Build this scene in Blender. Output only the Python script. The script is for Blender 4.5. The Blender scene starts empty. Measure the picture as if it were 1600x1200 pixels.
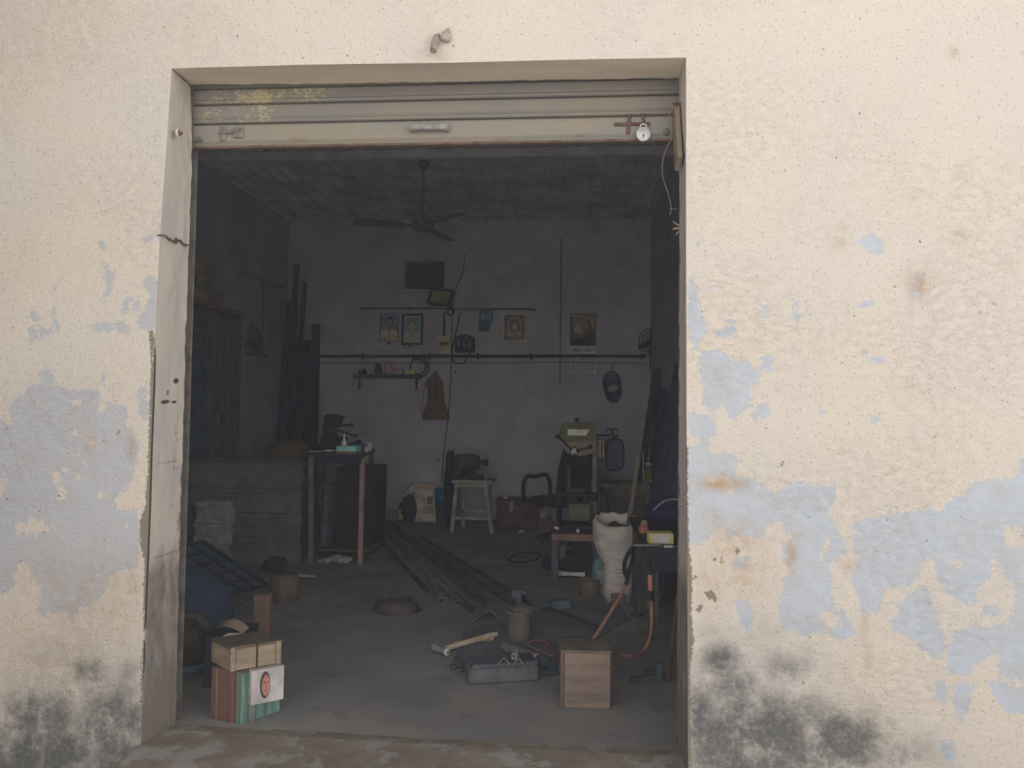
import bpy, bmesh, math, random
import numpy as np
from mathutils import Vector, Matrix, Euler, noise as mnoise
random.seed(7)
S = bpy.context.scene
COL = S.collection
PI = math.pi
V = Vector

# ------------------------------------------------------------------ camera
CAM = V((1.8157, -3.1665, 1.4328)); YAW, PITCH, ROLL = .0871, .0393, .0136
F_ = V((-math.sin(YAW)*math.cos(PITCH), math.cos(YAW)*math.cos(PITCH), math.sin(PITCH)))
_r = V((math.cos(YAW), math.sin(YAW), 0)); _u = _r.cross(F_)
R_ = _r*math.cos(ROLL) + _u*math.sin(ROLL); U_ = -_r*math.sin(ROLL) + _u*math.cos(ROLL)
cam_d = bpy.data.cameras.new('camera'); cam = bpy.data.objects.new('camera', cam_d); COL.objects.link(cam)
cam_d.sensor_width = 36; cam_d.lens = 27; cam_d.clip_start = .05
cam.matrix_world = Matrix(((R_.x, U_.x, -F_.x, CAM.x), (R_.y, U_.y, -F_.y, CAM.y), (R_.z, U_.z, -F_.z, CAM.z), (0, 0, 0, 1)))
S.camera = cam

# ------------------------------------------------------------------ world and exposure
SKY = 1.0
w = bpy.data.worlds.new('sky'); S.world = w; w.use_nodes = True
nt = w.node_tree; nt.nodes.clear()
_o = nt.nodes.new('ShaderNodeOutputWorld'); _b = nt.nodes.new('ShaderNodeBackground')
_t = nt.nodes.new('ShaderNodeTexCoord'); _s = nt.nodes.new('ShaderNodeSeparateXYZ')
_m = nt.nodes.new('ShaderNodeMapRange'); _c = nt.nodes.new('ShaderNodeMix'); _c.data_type = 'RGBA'
nt.links.new(_t.outputs['Generated'], _s.inputs[0]); nt.links.new(_s.outputs['X'], _m.inputs[0])
_m.inputs[1].default_value = -1; _m.inputs[2].default_value = 1
nt.links.new(_m.outputs[0], _c.inputs['Factor'])
_c.inputs['A'].default_value = (.72, .72, .74, 1); _c.inputs['B'].default_value = (1.22, 1.19, 1.16, 1)   # hazy sky, brighter towards the right end of the street
_h = nt.nodes.new('ShaderNodeMath'); _h.operation = 'ABSOLUTE'; nt.links.new(_s.outputs['Z'], _h.inputs[0])
_e = nt.nodes.new('ShaderNodeMapRange'); _e.interpolation_type = 'SMOOTHSTEP'; nt.links.new(_h.outputs[0], _e.inputs[0])
for _i, _v in zip((1, 2, 3, 4), (0, .75, 2.3, .42)): _e.inputs[_i].default_value = _v                 # glaring low sky, dimmer overhead
_k = nt.nodes.new('ShaderNodeMix'); _k.data_type = 'RGBA'; _k.blend_type = 'MULTIPLY'; _k.inputs['Factor'].default_value = 1
nt.links.new(_c.outputs['Result'], _k.inputs['A']); nt.links.new(_e.outputs[0], _k.inputs['B'])
nt.links.new(_k.outputs['Result'], _b.inputs['Color']); _b.inputs['Strength'].default_value = SKY
nt.links.new(_b.outputs[0], _o.inputs[0])
S.view_settings.view_transform = 'Standard'; S.view_settings.look = 'None'
S.view_settings.gamma = 1; S.view_settings.exposure = 0.10; S.view_settings.use_curve_mapping = False
sun_d = bpy.data.lights.new('sun', 'SUN'); sun = bpy.data.objects.new('sun', sun_d); COL.objects.link(sun)
sun_d.energy = 7.0; sun_d.angle = .01; sun_d.color = (1, .97, .93)
sun.rotation_euler = (math.radians(-24), math.radians(8), 0)      # high behind the building: the front stands in its own shade, the street beyond is sunlit
S.cycles.max_bounces = 12; S.cycles.diffuse_bounces = 8

# ------------------------------------------------------------------ pixel -> place
def ray(px, py): return F_ + R_*((px-800)/1200) + U_*((600-py)/1200)
def _at(px, py, ax, v):
    d = ray(px, py); return CAM + d*((v-CAM[ax])/d[ax])
def PX(px, py, x): return _at(px, py, 0, x)
def PY(px, py, y): return _at(px, py, 1, y)
def PZ(px, py, z=0.): return _at(px, py, 2, z)
def mpp(y): return (y+3.17)/1200

# ------------------------------------------------------------------ materials
def lin(c):
    return tuple((x/255/12.92 if x/255 <= .04045 else ((x/255+.055)/1.055)**2.4) for x in c)
def alb(c, k):
    return tuple(min(.85, max(.012, x/k)) for x in lin(c))
class N:
    def __init__(s, name):
        s.m = bpy.data.materials.new(name); s.m.use_nodes = True; s.t = s.m.node_tree
        s.b = s.t.nodes['Principled BSDF']
    def n(s, typ, **kw):
        x = s.t.nodes.new('ShaderNode'+typ)
        for k, v in kw.items(): setattr(x, k, v)
        return x
    def l(s, a, b): s.t.links.new(a, b)
    def val(s, x, inp):
        if isinstance(x, (int, float)): inp.default_value = x
        else: s.l(x, inp)
    def math(s, op, a, b=0.):
        x = s.n('Math', operation=op); s.val(a, x.inputs[0]); s.val(b, x.inputs[1]); return x.outputs[0]
    def coord(s, scale=(1, 1, 1), rot=(0, 0, 0)):
        tc = s.n('TexCoord'); mp = s.n('Mapping'); mp.inputs['Scale'].default_value = scale; mp.inputs['Rotation'].default_value = rot
        s.l(tc.outputs['Object'], mp.inputs[0]); return mp.outputs[0]
    def noise(s, sc, det=4, rough=.55, co=None):
        x = s.n('TexNoise'); x.inputs['Scale'].default_value = sc; x.inputs['Detail'].default_value = det; x.inputs['Roughness'].default_value = rough
        s.l(co if co is not None else s.coord(), x.inputs['Vector']); return x.outputs['Fac']
    def ramp(s, f, a, b, lo=0., hi=1.):
        x = s.n('MapRange', interpolation_type='SMOOTHSTEP'); s.val(f, x.inputs[0])
        for i, v in zip((1, 2, 3, 4), (a, b, lo, hi)): x.inputs[i].default_value = v
        return x.outputs[0]
    def mix(s, f, a, b, mode='MIX'):
        x = s.n('Mix', data_type='RGBA', blend_type=mode); s.val(f, x.inputs['Factor'])
        for q, nm in ((a, 'A'), (b, 'B')):
            if isinstance(q, tuple): x.inputs[nm].default_value = (*q[:3], 1)
            else: s.l(q, x.inputs[nm])
        return x.outputs['Result']
    def attr(s, nm): return s.n('Attribute', attribute_name=nm).outputs['Fac']
    def out(s, col, rough=.8, metal=0., bump=None, bs=.3, bd=.01):
        if isinstance(col, tuple): s.b.inputs['Base Color'].default_value = (*col[:3], 1)
        else: s.l(col, s.b.inputs['Base Color'])
        s.val(rough, s.b.inputs['Roughness']); s.val(metal, s.b.inputs['Metallic'])
        s.b.inputs['Specular IOR Level'].default_value = .25
        if bump is not None:
            x = s.n('Bump'); x.inputs['Strength'].default_value = bs; x.inputs['Distance'].default_value = bd
            s.l(bump, x.inputs['Height']); s.l(x.outputs[0], s.b.inputs['Normal'])
        return s.m
def sc3(c, f): return tuple(x*f for x in c)
MATS = {}
def mat(name, col, rough=.7, metal=0., var=.25, sc=9, stretch=(1, 1, 1), bs=.25, two=None, alpha_wear=None):
    """A worn procedural surface: base colour broken by noise, a second colour in patches, fine bump."""
    if name in MATS: return MATS[name]
    k = N(name); co = k.coord(stretch)
    n1 = k.noise(sc, 5, .6, co)
    c = k.mix(k.ramp(n1, .3, .7), sc3(col, 1-var), tuple(min(.9, x*(1+var)) for x in col))
    if two is not None:
        c = k.mix(k.ramp(k.noise(sc*.7, 6, .65, k.coord(tuple(q*1.3 for q in stretch))), .5, .6), c, two)
    MATS[name] = k.out(c, rough, metal, k.noise(sc*5, 4, .6, co), bs, .004)
    return MATS[name]

def kk(y): return .060+.42*math.exp(-max(0, y)/1.7)     # light that reaches depth y of the room, relative to white
VEIL = .027                                 # lens glare veil, made by the added haze volume
def vm(name, rgb, y=6., **kw):              # albedo estimated from the photographed colour at depth y
    c = [min(.85, max(.016, (x-VEIL)/kk(y))) for x in lin(rgb)]; g = .3*c[0]+.55*c[1]+.15*c[2]
    return mat(name, tuple(g+(x-g)*.72 for x in c), **kw)

# ------------------------------------------------------------------ mesh builder
class MB:
    def __init__(s, M=None): s.v, s.f, s.i, s.s = [], [], [], []; s.M = M or Matrix(); s.mi = 0
    def add(s, vs, fs, smooth=False, M=None):
        b = len(s.v); T = s.M @ M if M is not None else s.M
        s.v += [T @ V(p) for p in vs]
        for f in fs: s.f.append(tuple(b+i for i in f)); s.i.append(s.mi); s.s.append(smooth)
        return s
    def box(s, c, d, rot=(0, 0, 0), bev=.004):
        bm = bmesh.new(); bmesh.ops.create_cube(bm, size=1)
        for v in bm.verts: v.co = V((v.co.x*d[0], v.co.y*d[1], v.co.z*d[2]))
        bev = min(bev, min(d)*.3)
        if bev > 0: bmesh.ops.bevel(bm, geom=bm.edges[:], offset=bev, segments=1, affect='EDGES')
        bm.verts.index_update()
        M = Matrix.Translation(c) @ (rot if isinstance(rot, Matrix) else Euler(rot).to_matrix().to_4x4())
        s.add([v.co.copy() for v in bm.verts], [[v.index for v in f.verts] for f in bm.faces], False, M); bm.free(); return s
    def bar(s, p, q, wd, ht, up=(0, 0, 1), bev=.002):
        p, q = V(p), V(q); y = (q-p); L = y.length; y = y.normalized(); x = y.cross(V(up))
        if x.length < 1e-4: x = y.cross(V((1, 0, 0)))
        x.normalize(); z = x.cross(y)
        R = Matrix((x, y, z)).transposed().to_4x4(); c = (p+q)/2
        return s.box(c, (wd, L, ht), R, bev)
    def angle(s, p, q, wd, th=.006, up=(0, 0, 1), kind='L'):
        """rolled section from p to q: L angle, U channel or O square tube (open ends)"""
        p, q = V(p), V(q); y = (q-p); L = y.length; y = y.normalized(); x = y.cross(V(up)); x.normalize(); z = x.cross(y)
        R = Matrix.Translation(p) @ Matrix((x, y, z)).transposed().to_4x4()
        h = wd/2
        prof = {'L': [(-h, 0), (h, 0), (h, th), (-h+th, th), (-h+th, wd), (-h, wd)],
                'U': [(-h, 0), (-h+th, 0), (-h+th, wd*.5-th), (h-th, wd*.5-th), (h-th, 0), (h, 0), (h, wd*.5), (-h, wd*.5)]}.get(kind)
        if kind == 'O':
            o = [(-h, 0), (h, 0), (h, wd), (-h, wd)]; i = [(-h+th, th), (h-th, th), (h-th, wd-th), (-h+th, wd-th)]
            vs = [(a, Y, b) for Y in (0, L) for a, b in o+i]; fs = []
            for k in range(4):
                j = (k+1) % 4
                fs += [(k, j, 8+j, 8+k), (4+j, 4+k, 12+k, 12+j), (j, k, 4+k, 4+j), (8+k, 8+j, 12+j, 12+k)]
            return s.add(vs, fs, False, R)
        n = len(prof); vs = [(a, Y, b) for Y in (0, L) for a, b in prof]
        fs = [(k, (k+1) % n, n+(k+1) % n, n+k) for k in range(n)] + [tuple(range(n))[::-1], tuple(range(n, 2*n))]
        return s.add(vs, fs, False, R)
    def tube(s, pts, r, n=8, r1=None, flat=1.):
        pts = [V(p) for p in pts]; m = len(pts); vs, fs = [], []
        t0 = (pts[1]-pts[0]).normalized(); a = t0.cross(V((0, 0, 1)));
        if a.length < 1e-3: a = t0.cross(V((1, 0, 0)))
        a.normalize()
        for k, p in enumerate(pts):
            t = (pts[min(k+1, m-1)]-pts[max(k-1, 0)]).normalized(); a = (a-t*a.dot(t)).normalized(); b = t.cross(a)
            rr = r if r1 is None else r+(r1-r)*k/(m-1)
            if isinstance(r, (list, tuple)): rr = r[k]
            vs += [p+(a*math.cos(2*PI*j/n)+b*math.sin(2*PI*j/n)*flat)*rr for j in range(n)]
        for k in range(m-1):
            for j in range(n): fs.append((k*n+j, k*n+(j+1) % n, (k+1)*n+(j+1) % n, (k+1)*n+j))
        s.add(vs, fs, True)
        return s.add([vs[j] for j in range(n)]+[vs[(m-1)*n+j] for j in range(n)], [tuple(range(n))[::-1], tuple(range(n, 2*n))])
    def cyl(s, p, q, r, r1=None, n=20): return s.tube([p, q], r, n, r1)
    def lathe(s, prof, c=(0, 0, 0), axis=(0, 0, 1), n=24):
        """prof: list of (radius, height) along axis from c"""
        z = V(axis).normalized(); x = z.orthogonal().normalized(); y = z.cross(x); c = V(c); vs, fs = [], []
        for r, h in prof: vs += [c+z*h+(x*math.cos(2*PI*j/n)+y*math.sin(2*PI*j/n))*max(r, 1e-5) for j in range(n)]
        for k in range(len(prof)-1):
            for j in range(n): fs.append((k*n+j, k*n+(j+1) % n, (k+1)*n+(j+1) % n, (k+1)*n+j))
        return s.add(vs, fs, True)
    def ball(s, c, d, n=14, m=9, amp=0., fr=3., seed=0.):
        c = V(c); vs, fs = [], []
        for i in range(m+1):
            th = PI*i/m
            for j in range(n):
                u = V((math.sin(th)*math.cos(2*PI*j/n), math.sin(th)*math.sin(2*PI*j/n), math.cos(th)))
                k = 1+amp*mnoise.fractal(u*fr+V((seed, seed*2, 0)), 1, 2, 4)
                vs.append(c+V((u.x*d[0], u.y*d[1], u.z*d[2]))*k)
        for i in range(m):
            for j in range(n): fs.append((i*n+j, (i+1)*n+j, (i+1)*n+(j+1) % n, i*n+(j+1) % n))
        return s.add(vs, fs, True)
    def prism(s, poly, a, b, n):
        """poly of 2D points in the plane (a, b) from origin tuple n=(origin, thickness vector)"""
        o, th = V(n[0]), V(n[1]); a, b = V(a), V(b); k = len(poly)
        p0 = [o+a*x+b*y for x, y in poly]; vs = p0+[p+th for p in p0]
        return s.add(vs, [tuple(range(k))[::-1], tuple(range(k, 2*k))]+[(i, (i+1) % k, k+(i+1) % k, k+i) for i in range(k)])
    def flat(s, pts, mi=None):
        if mi is not None: s.mi = mi
        return s.add(pts, [tuple(range(len(pts)))])
    def ring(s, c, axis, R, r, n=28, m=8, sx=1., sy=1., up=None):
        z = V(axis).normalized(); x = V(up).cross(z).normalized() if up else z.orthogonal().normalized(); y = z.cross(x); c = V(c); vs, fs = [], []
        for i in range(n):
            a = 2*PI*i/n; d = x*math.cos(a)*sx+y*math.sin(a)*sy; dn = d.normalized()
            vs += [c+d*R+(dn*math.cos(2*PI*j/m)+z*math.sin(2*PI*j/m))*r for j in range(m)]
        for i in range(n):
            for j in range(m): fs.append((i*m+j, ((i+1) % n)*m+j, ((i+1) % n)*m+(j+1) % m, i*m+(j+1) % m))
        return s.add(vs, fs, True)
    def build(s, name, mats, parent=None, origin=None):
        root = parent
        while root is not None and root.parent is not None: root = root.parent
        org = root.location.copy() if root is not None else V(origin if origin is not None else (0, 0, 0))
        me = bpy.data.meshes.new(name); me.from_pydata([tuple(v-org) for v in s.v], [], s.f)
        for m in (mats if isinstance(mats, (list, tuple)) else [mats]): me.materials.append(m)
        me.polygons.foreach_set('material_index', s.i); me.polygons.foreach_set('use_smooth', s.s); me.update()
        bm = bmesh.new(); bm.from_mesh(me); bmesh.ops.recalc_face_normals(bm, faces=bm.faces[:]); bm.to_mesh(me); bm.free()
        o = bpy.data.objects.new(name, me); COL.objects.link(o)
        if parent is not None: o.parent = parent
        else: o.location = org
        return o
def tag(o, label=None, cat=None, group=None, kind=None):
    for k, v in (('label', label), ('category', cat), ('group', group), ('kind', kind)):
        if v: o[k] = v
    return o
def thing(name, loc, label, cat, group=None):
    o = bpy.data.objects.new(name, None); o.empty_display_size = .1; COL.objects.link(o); o.location = loc
    return tag(o, label, cat, group)
def single(name, mb, mats, label, cat, group=None):
    lo = [min(v[i] for v in mb.v) for i in range(3)]; hi = [max(v[i] for v in mb.v) for i in range(3)]
    return tag(mb.build(name, mats, origin=((lo[0]+hi[0])/2, (lo[1]+hi[1])/2, lo[2])), label, cat, group)
def struct(name, mb, mats): return tag(mb.build(name, mats), kind='structure')
def curve(pts, n=8):
    """Catmull-Rom through points"""
    P = [V(p) for p in pts]; P = [P[0]*2-P[1]]+P+[P[-1]*2-P[-2]]; out = []
    for i in range(1, len(P)-2):
        a, b, c, d = P[i-1:i+3]
        for k in range(n):
            t = k/n; out.append(.5*((2*b)+(c-a)*t+(2*a-5*b+4*c-d)*t*t+(3*b-a-3*c+d)*t**3))
    return out+[P[-2]]

# ================================================================== SETTING
XL, XR, YB, ZC, TW = -2.2654, 2.7672, 7.228, 4.0456, .226
LO = [(268, 107), (262, 200), (255, 300), (250, 370), (246, 450), (242, 530), (240, 600), (236, 700), (233, 800), (229, 900), (225, 1000), (222, 1100), (217, 1235)]
LI = [(298, 132), (299, 180), (300, 230), (297, 330), (294, 420), (290, 520), (288, 600), (285, 700), (283, 760), (281, 820), (279, 900), (277, 1000), (275, 1110), (272, 1180)]
RO = [(1072, 90), (1072, 400), (1073, 700), (1074, 1000), (1075, 1235)]
RI = [(1061, 122), (1062, 400), (1061, 700), (1061, 1000), (1060, 1180)]
TO = [(268, 107), (480, 101), (700, 98), (900, 93), (1072, 90)]
TI = [(298, 132), (500, 131), (680, 128), (900, 124), (1061, 122)]
def edge(poly, y, ax, other):
    P = [PY(a, b, y) for a, b in poly]; P.sort(key=lambda p: p[ax])
    xs = [p[ax] for p in P]; vs = [p[other] for p in P]
    return lambda t: np.interp(t, xs, vs)
eLO, eLI, eRO, eRI = (edge(q, y, 2, 0) for q, y in ((LO, 0), (LI, TW), (RO, 0), (RI, TW)))
eTO, eTI = edge(TO, 0, 0, 2), edge(TI, TW, 0, 2)

def wobble(a, b, amp, fr):
    return amp*mnoise.fractal(V((a*fr, b*fr, 3.1)), 1, 2, 5)

# --- paint losses, dirt and stains on the street wall, traced as outlines on its plane
BLUE = [
 [(-60,660),(0,660),(18,662),(20,655),(15,645),(17,632),(27,620),(38,615),(48,604),(58,601),(65,598),(60,585),(59,579),(77,578),(82,590),(80,598),(75,602),(80,608),(95,606),(110,610),(135,610),(155,616),(154,628),(152,640),(160,647),(168,640),(170,632),(185,632),(195,640),(196,655),(195,665),(205,675),(212,690),(215,700),(213,715),(210,730),(205,745),(200,755),(195,765),(185,770),(182,780),(180,795),(183,798),(205,798),(212,800),(214,815),(216,830),(220,850),(218,860),(213,885),(185,890),(170,900),(165,915),(150,940),(135,950),(120,945),(115,970),(110,975),(105,955),(80,955),(65,960),(60,950),(65,935),(66,920),(60,910),(45,885),(40,875),(30,870),(25,890),(20,900),(20,915),(0,925),(-60,925)],
 [(154,375),(160,374),(163,388),(158,388)], [(162,412),(170,416),(176,430),(172,448),(165,465),(163,460),(168,442),(165,428)],
 [(83,448),(88,450),(88,458),(83,457)], [(84,475),(87,480),(85,493),(83,490)], [(48,490),(55,488),(60,500),(52,503)], [(48,505),(55,515),(57,530),(48,530)],
 [(62,512),(72,515),(80,515),(75,525),(62,525)], [(85,503),(92,512),(92,523),(86,520)], [(145,508),(160,505),(175,508),(173,516),(145,516)],
 [(180,502),(190,510),(202,513),(195,520),(185,515)], [(193,470),(202,468),(198,490),(192,488)], [(208,470),(214,472),(212,485),(208,485)],
 [(225,440),(238,425),(248,440),(247,520),(235,512),(218,512),(216,500),(224,485),(232,470),(236,455),(228,450)], [(158,590),(164,588),(163,600),(158,598)],
 [(228,370),(240,365),(238,375),(228,378)], [(218,610),(226,606),(230,640),(222,655),(215,640)],
 [(1080,435),(1090,470),(1100,500),(1104,520),(1095,525),(1090,545),(1083,545),(1078,500),(1074,480),(1075,470)],
 [(1108,515),(1125,517),(1142,515),(1143,500),(1150,508),(1150,522),(1135,521),(1128,525),(1108,522)],
 [(1100,550),(1115,545),(1128,545),(1135,560),(1150,565),(1165,562),(1172,565),(1170,590),(1175,600),(1165,610),(1172,620),(1170,640),(1155,645),(1143,654),(1135,640),(1130,632),(1120,640),(1110,635),(1105,637),(1095,620),(1100,600),(1095,580),(1098,565),(1093,560)],
 [(1180,580),(1190,572),(1197,556),(1203,558),(1206,578),(1192,578),(1186,592),(1180,595)], [(1178,650),(1185,632),(1195,630),(1200,640),(1198,650),(1188,652),(1180,657)],
 [(1190,480),(1200,478),(1199,495),(1191,493)], [(1240,470),(1249,472),(1244,480)], [(1088,378),(1093,380),(1090,388)], [(1106,450),(1114,450),(1110,458)], [(1240,493),(1250,492),(1247,500)],
 [(1343,374),(1350,370),(1363,369),(1375,373),(1380,382),(1375,393),(1365,394),(1355,390),(1345,382)], [(1342,473),(1350,470),(1367,471),(1365,477),(1343,480)],
 [(1345,545),(1355,547),(1355,553),(1346,551)], [(1360,557),(1380,560),(1382,565),(1362,564)], [(1425,445),(1435,443),(1435,460),(1428,468),(1424,460)], [(1430,426),(1442,430),(1438,438),(1431,436)],
 [(1357,652),(1370,648),(1373,655),(1365,663),(1358,658)], [(1280,640),(1290,640),(1286,648),(1281,648)],
 [(1078,650),(1105,648),(1113,660),(1120,670),(1115,678),(1105,680),(1108,712),(1120,718),(1130,710),(1145,712),(1152,720),(1150,742),(1165,748),(1178,748),(1185,758),(1198,765),(1208,775),(1220,765),(1235,757),(1255,753),(1270,758),(1304,757),(1305,770),(1298,790),(1290,797),(1299,815),(1310,830),(1318,845),(1318,865),(1305,878),(1292,880),(1298,895),(1300,930),(1303,950),(1318,955),(1325,970),(1335,985),(1322,1000),(1310,1000),(1295,990),(1280,985),(1255,990),(1235,985),(1222,975),(1218,955),(1225,930),(1225,905),(1240,898),(1228,885),(1225,870),(1222,850),(1205,842),(1195,838),(1180,838),(1160,835),(1140,840),(1130,820),(1110,835),(1095,848),(1080,850),(1075,800),(1076,740),(1075,705),(1092,690),(1090,680),(1080,680),(1075,660)],
 [(1337,825),(1350,815),(1365,810),(1382,808),(1392,802),(1413,801),(1420,806),(1440,799),(1470,800),(1480,788),(1505,775),(1520,757),(1540,750),(1560,748),(1585,750),(1597,735),(1597,720),(1650,712),(1720,735),(1770,800),(1750,900),(1795,980),(1735,1085),(1680,1110),(1600,1062),(1580,1060),(1560,1055),(1560,1045),(1565,1028),(1555,1015),(1545,1025),(1530,1035),(1510,1055),(1490,1050),(1480,1040),(1482,1020),(1485,1000),(1492,985),(1505,985),(1520,975),(1530,980),(1545,985),(1560,975),(1575,975),(1580,960),(1590,930),(1585,910),(1570,905),(1565,890),(1557,880),(1552,862),(1547,880),(1545,900),(1540,905),(1525,918),(1522,940),(1510,945),(1500,935),(1480,925),(1468,915),(1465,895),(1462,880),(1475,880),(1470,865),(1460,870),(1445,878),(1435,890),(1425,905),(1425,915),(1400,917),(1378,917),(1382,935),(1375,955),(1355,958),(1342,950),(1340,930),(1333,910),(1337,895),(1340,880),(1343,870),(1335,850)],
 [(1430,925),(1445,918),(1452,930),(1460,945),(1465,975),(1475,1000),(1470,1020),(1455,1025),(1440,1010),(1420,990),(1395,985),(1393,970),(1405,955),(1412,935)],
 [(1537,950),(1555,948),(1567,955),(1555,962),(1540,958)], [(1465,1065),(1475,1065),(1480,1085),(1475,1100),(1465,1085)], [(1490,1070),(1520,1070),(1515,1100),(1500,1130),(1490,1100)],
 [(1550,1065),(1600,1075),(1640,1130),(1570,1110),(1555,1090)], [(1470,1160),(1495,1160),(1490,1190),(1475,1185)],
 [(1150,940),(1170,940),(1178,960),(1172,985),(1160,975)], [(1145,870),(1172,872),(1170,885),(1150,888)],
]
ISLE = [
 [(112,632),(118,624),(128,622),(128,628),(118,635)], [(54,625),(58,622),(61,627),(57,631)], [(111,660),(116,664),(123,675),(120,680),(112,680)],
 [(135,680),(147,680),(146,695),(140,703),(134,700)], [(122,700),(130,700),(125,715),(117,728),(113,725),(118,710)], [(128,718),(138,720),(136,728),(128,726)], [(112,743),(125,742),(133,748),(130,752),(113,752)],
 [(82,740),(93,738),(97,755),(98,765),(105,770),(102,780),(90,780),(87,765),(80,755)], [(98,732),(107,732),(106,740),(99,739)], [(-60,742),(0,745),(10,750),(8,765),(4,778),(-60,782)],
 [(25,812),(40,815),(48,808),(70,810),(72,825),(64,835),(60,843),(40,838),(25,838),(22,828)], [(75,825),(85,818),(92,825),(90,833),(75,832)], [(103,828),(112,828),(110,833),(103,832)], [(150,765),(165,765),(172,775),(160,783),(150,778)],
 [(192,816),(200,818),(198,828),(192,826)], [(32,720),(42,721),(41,724),(33,724)],
 [(1195,825),(1205,815),(1215,813),(1225,820),(1228,830),(1240,840),(1232,845),(1222,850),(1220,865),(1225,880),(1238,890),(1228,900),(1222,910),(1215,920),(1205,915),(1200,890),(1203,860),(1195,840)],
 [(1285,855),(1295,835),(1298,855),(1290,875),(1280,880)], [(1565,820),(1590,818),(1600,830),(1605,850),(1590,862),(1570,855)], [(1472,820),(1480,808),(1484,815),(1477,832)], [(1480,880),(1500,873),(1510,885),(1490,890)],
 [(1103,745),(1140,742),(1152,765),(1140,774),(1125,760),(1105,755)], [(1275,950),(1300,955),(1312,975),(1295,985),(1278,970)],
]
GRIME = [(110,1025,120,36,.3),(1180,1000,90,50,.3),(60,1200,200,60,.8),(1300,1200,160,40,.6),(1150,1190,120,50,.85),(1128,1035,36,34,.8),(1150,1075,70,34,.7),(1225,1045,55,45,.5),(1270,1060,60,40,.25),(1180,1140,120,62,.95),(1300,1165,95,60,.9),(1090,1125,34,80,.75),(1400,1180,80,40,.5),(1110,990,30,25,.3),
         (140,1050,45,26,.65),(60,1120,90,55,.75),(180,1135,75,75,.85),(70,1180,120,55,.9),(20,1070,40,30,.35),(200,1050,30,40,.45),(100,1085,120,40,.5)]
TAN = [(90,905,70,40,.35),(180,960,40,50,.4),(60,1030,70,30,.3),(1128,756,34,11,.9),(1150,850,42,40,.5),(1165,900,40,40,.5),(1237,870,9,24,.8),(1437,445,17,20,.75),(1318,356,6,7,.45),(1312,382,11,10,.5),(1500,368,15,10,.5),(1492,82,11,9,.45),(1500,265,8,10,.4),(1575,415,9,9,.35),(1325,885,12,10,.5),(1115,815,16,24,.35),(1110,910,25,50,.4),
       (140,690,8,14,.6),(205,910,16,40,.5),(40,990,60,50,.25),(120,950,50,60,.45),(160,905,40,40,.4),(110,1000,60,40,.35),(206,700,7,18,.55),(1350,980,6,30,.5),(1356,1030,5,26,.4),(1318,700,4,10,.3)]
BARE = [[(232,520),(238,515),(241,522),(242,530),(244,600),(241,700),(238,800),(234,900),(229,990),(224,985),(224,930),(226,880),(219,850),(218,815),(226,795),(229,760),(231,740),(232,690),(234,620),(236,560)], [(228,1000),(224,1060),(222,1110),(218,1100),(221,1040),(224,1000)],
        [(1068,690),(1076,700),(1074,760),(1077,860),(1082,900),(1080,960),(1084,1000),(1078,1050),(1080,1200),(1066,1200)],
        [(1100,925),(1112,922),(1122,935),(1118,940),(1104,933)], [(1090,945),(1098,945),(1094,957),(1088,955)], [(1150,858),(1155,855),(1156,862),(1150,868)], [(1087,900),(1092,900),(1090,908)], [(1126,872),(1130,872),(1129,880),(1125,880)],
        [(1219,720),(1225,722),(1223,730),(1218,728)], [(1302,685),(1306,688),(1304,691)], [(185,672),(188,671),(184,684),(183,681)], [(159,687),(166,690),(174,694),(165,692)], [(90,772),(95,774),(92,778)]]
def sdf(px, polys):
    """signed distance (px) to a union of polygons, positive inside"""
    best = np.full(len(px), -60.)
    for poly in polys:
        P = np.array(poly, float); lo, hi = P.min(0)-60, P.max(0)+60
        m = np.where((px[:, 0] > lo[0]) & (px[:, 0] < hi[0]) & (px[:, 1] > lo[1]) & (px[:, 1] < hi[1]))[0]
        if not len(m): continue
        q = px[m]; d = np.full(len(m), 1e9); ins = np.zeros(len(m), bool)
        for a, b in zip(P, np.roll(P, -1, 0)):
            e = b-a; t = np.clip(((q-a)@e)/max(e@e, 1e-9), 0, 1); d = np.minimum(d, np.hypot(*(q-a-t[:, None]*e).T))
            c = ((a[1] > q[:, 1]) != (b[1] > q[:, 1]))
            with np.errstate(divide='ignore', invalid='ignore'):
                ins ^= c & (q[:, 0] < e[0]*(q[:, 1]-a[1])/(e[1] if e[1] else 1e-9)+a[0])
        best[m] = np.maximum(best[m], np.where(ins, d, -d))
    return best
def blobs(px, L):
    r = np.zeros(len(px))
    for cx, cy, rx, ry, s in L: r = np.maximum(r, s*np.exp(-(((px[:, 0]-cx)/rx)**2+((px[:, 1]-cy)/ry)**2)*.8))
    return r
def to_px(P):
    d = P-np.array(CAM); z = d@np.array(F_); z = np.where(z < .1, .1, z)
    return np.stack([800+1200*(d@np.array(R_))/z, 600-1200*(d@np.array(U_))/z], 1)
def set_attr(me, nm, arr):
    a = me.attributes.new(nm, 'FLOAT', 'POINT'); a.data.foreach_set('value', np.ascontiguousarray(arr, np.float32))

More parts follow.
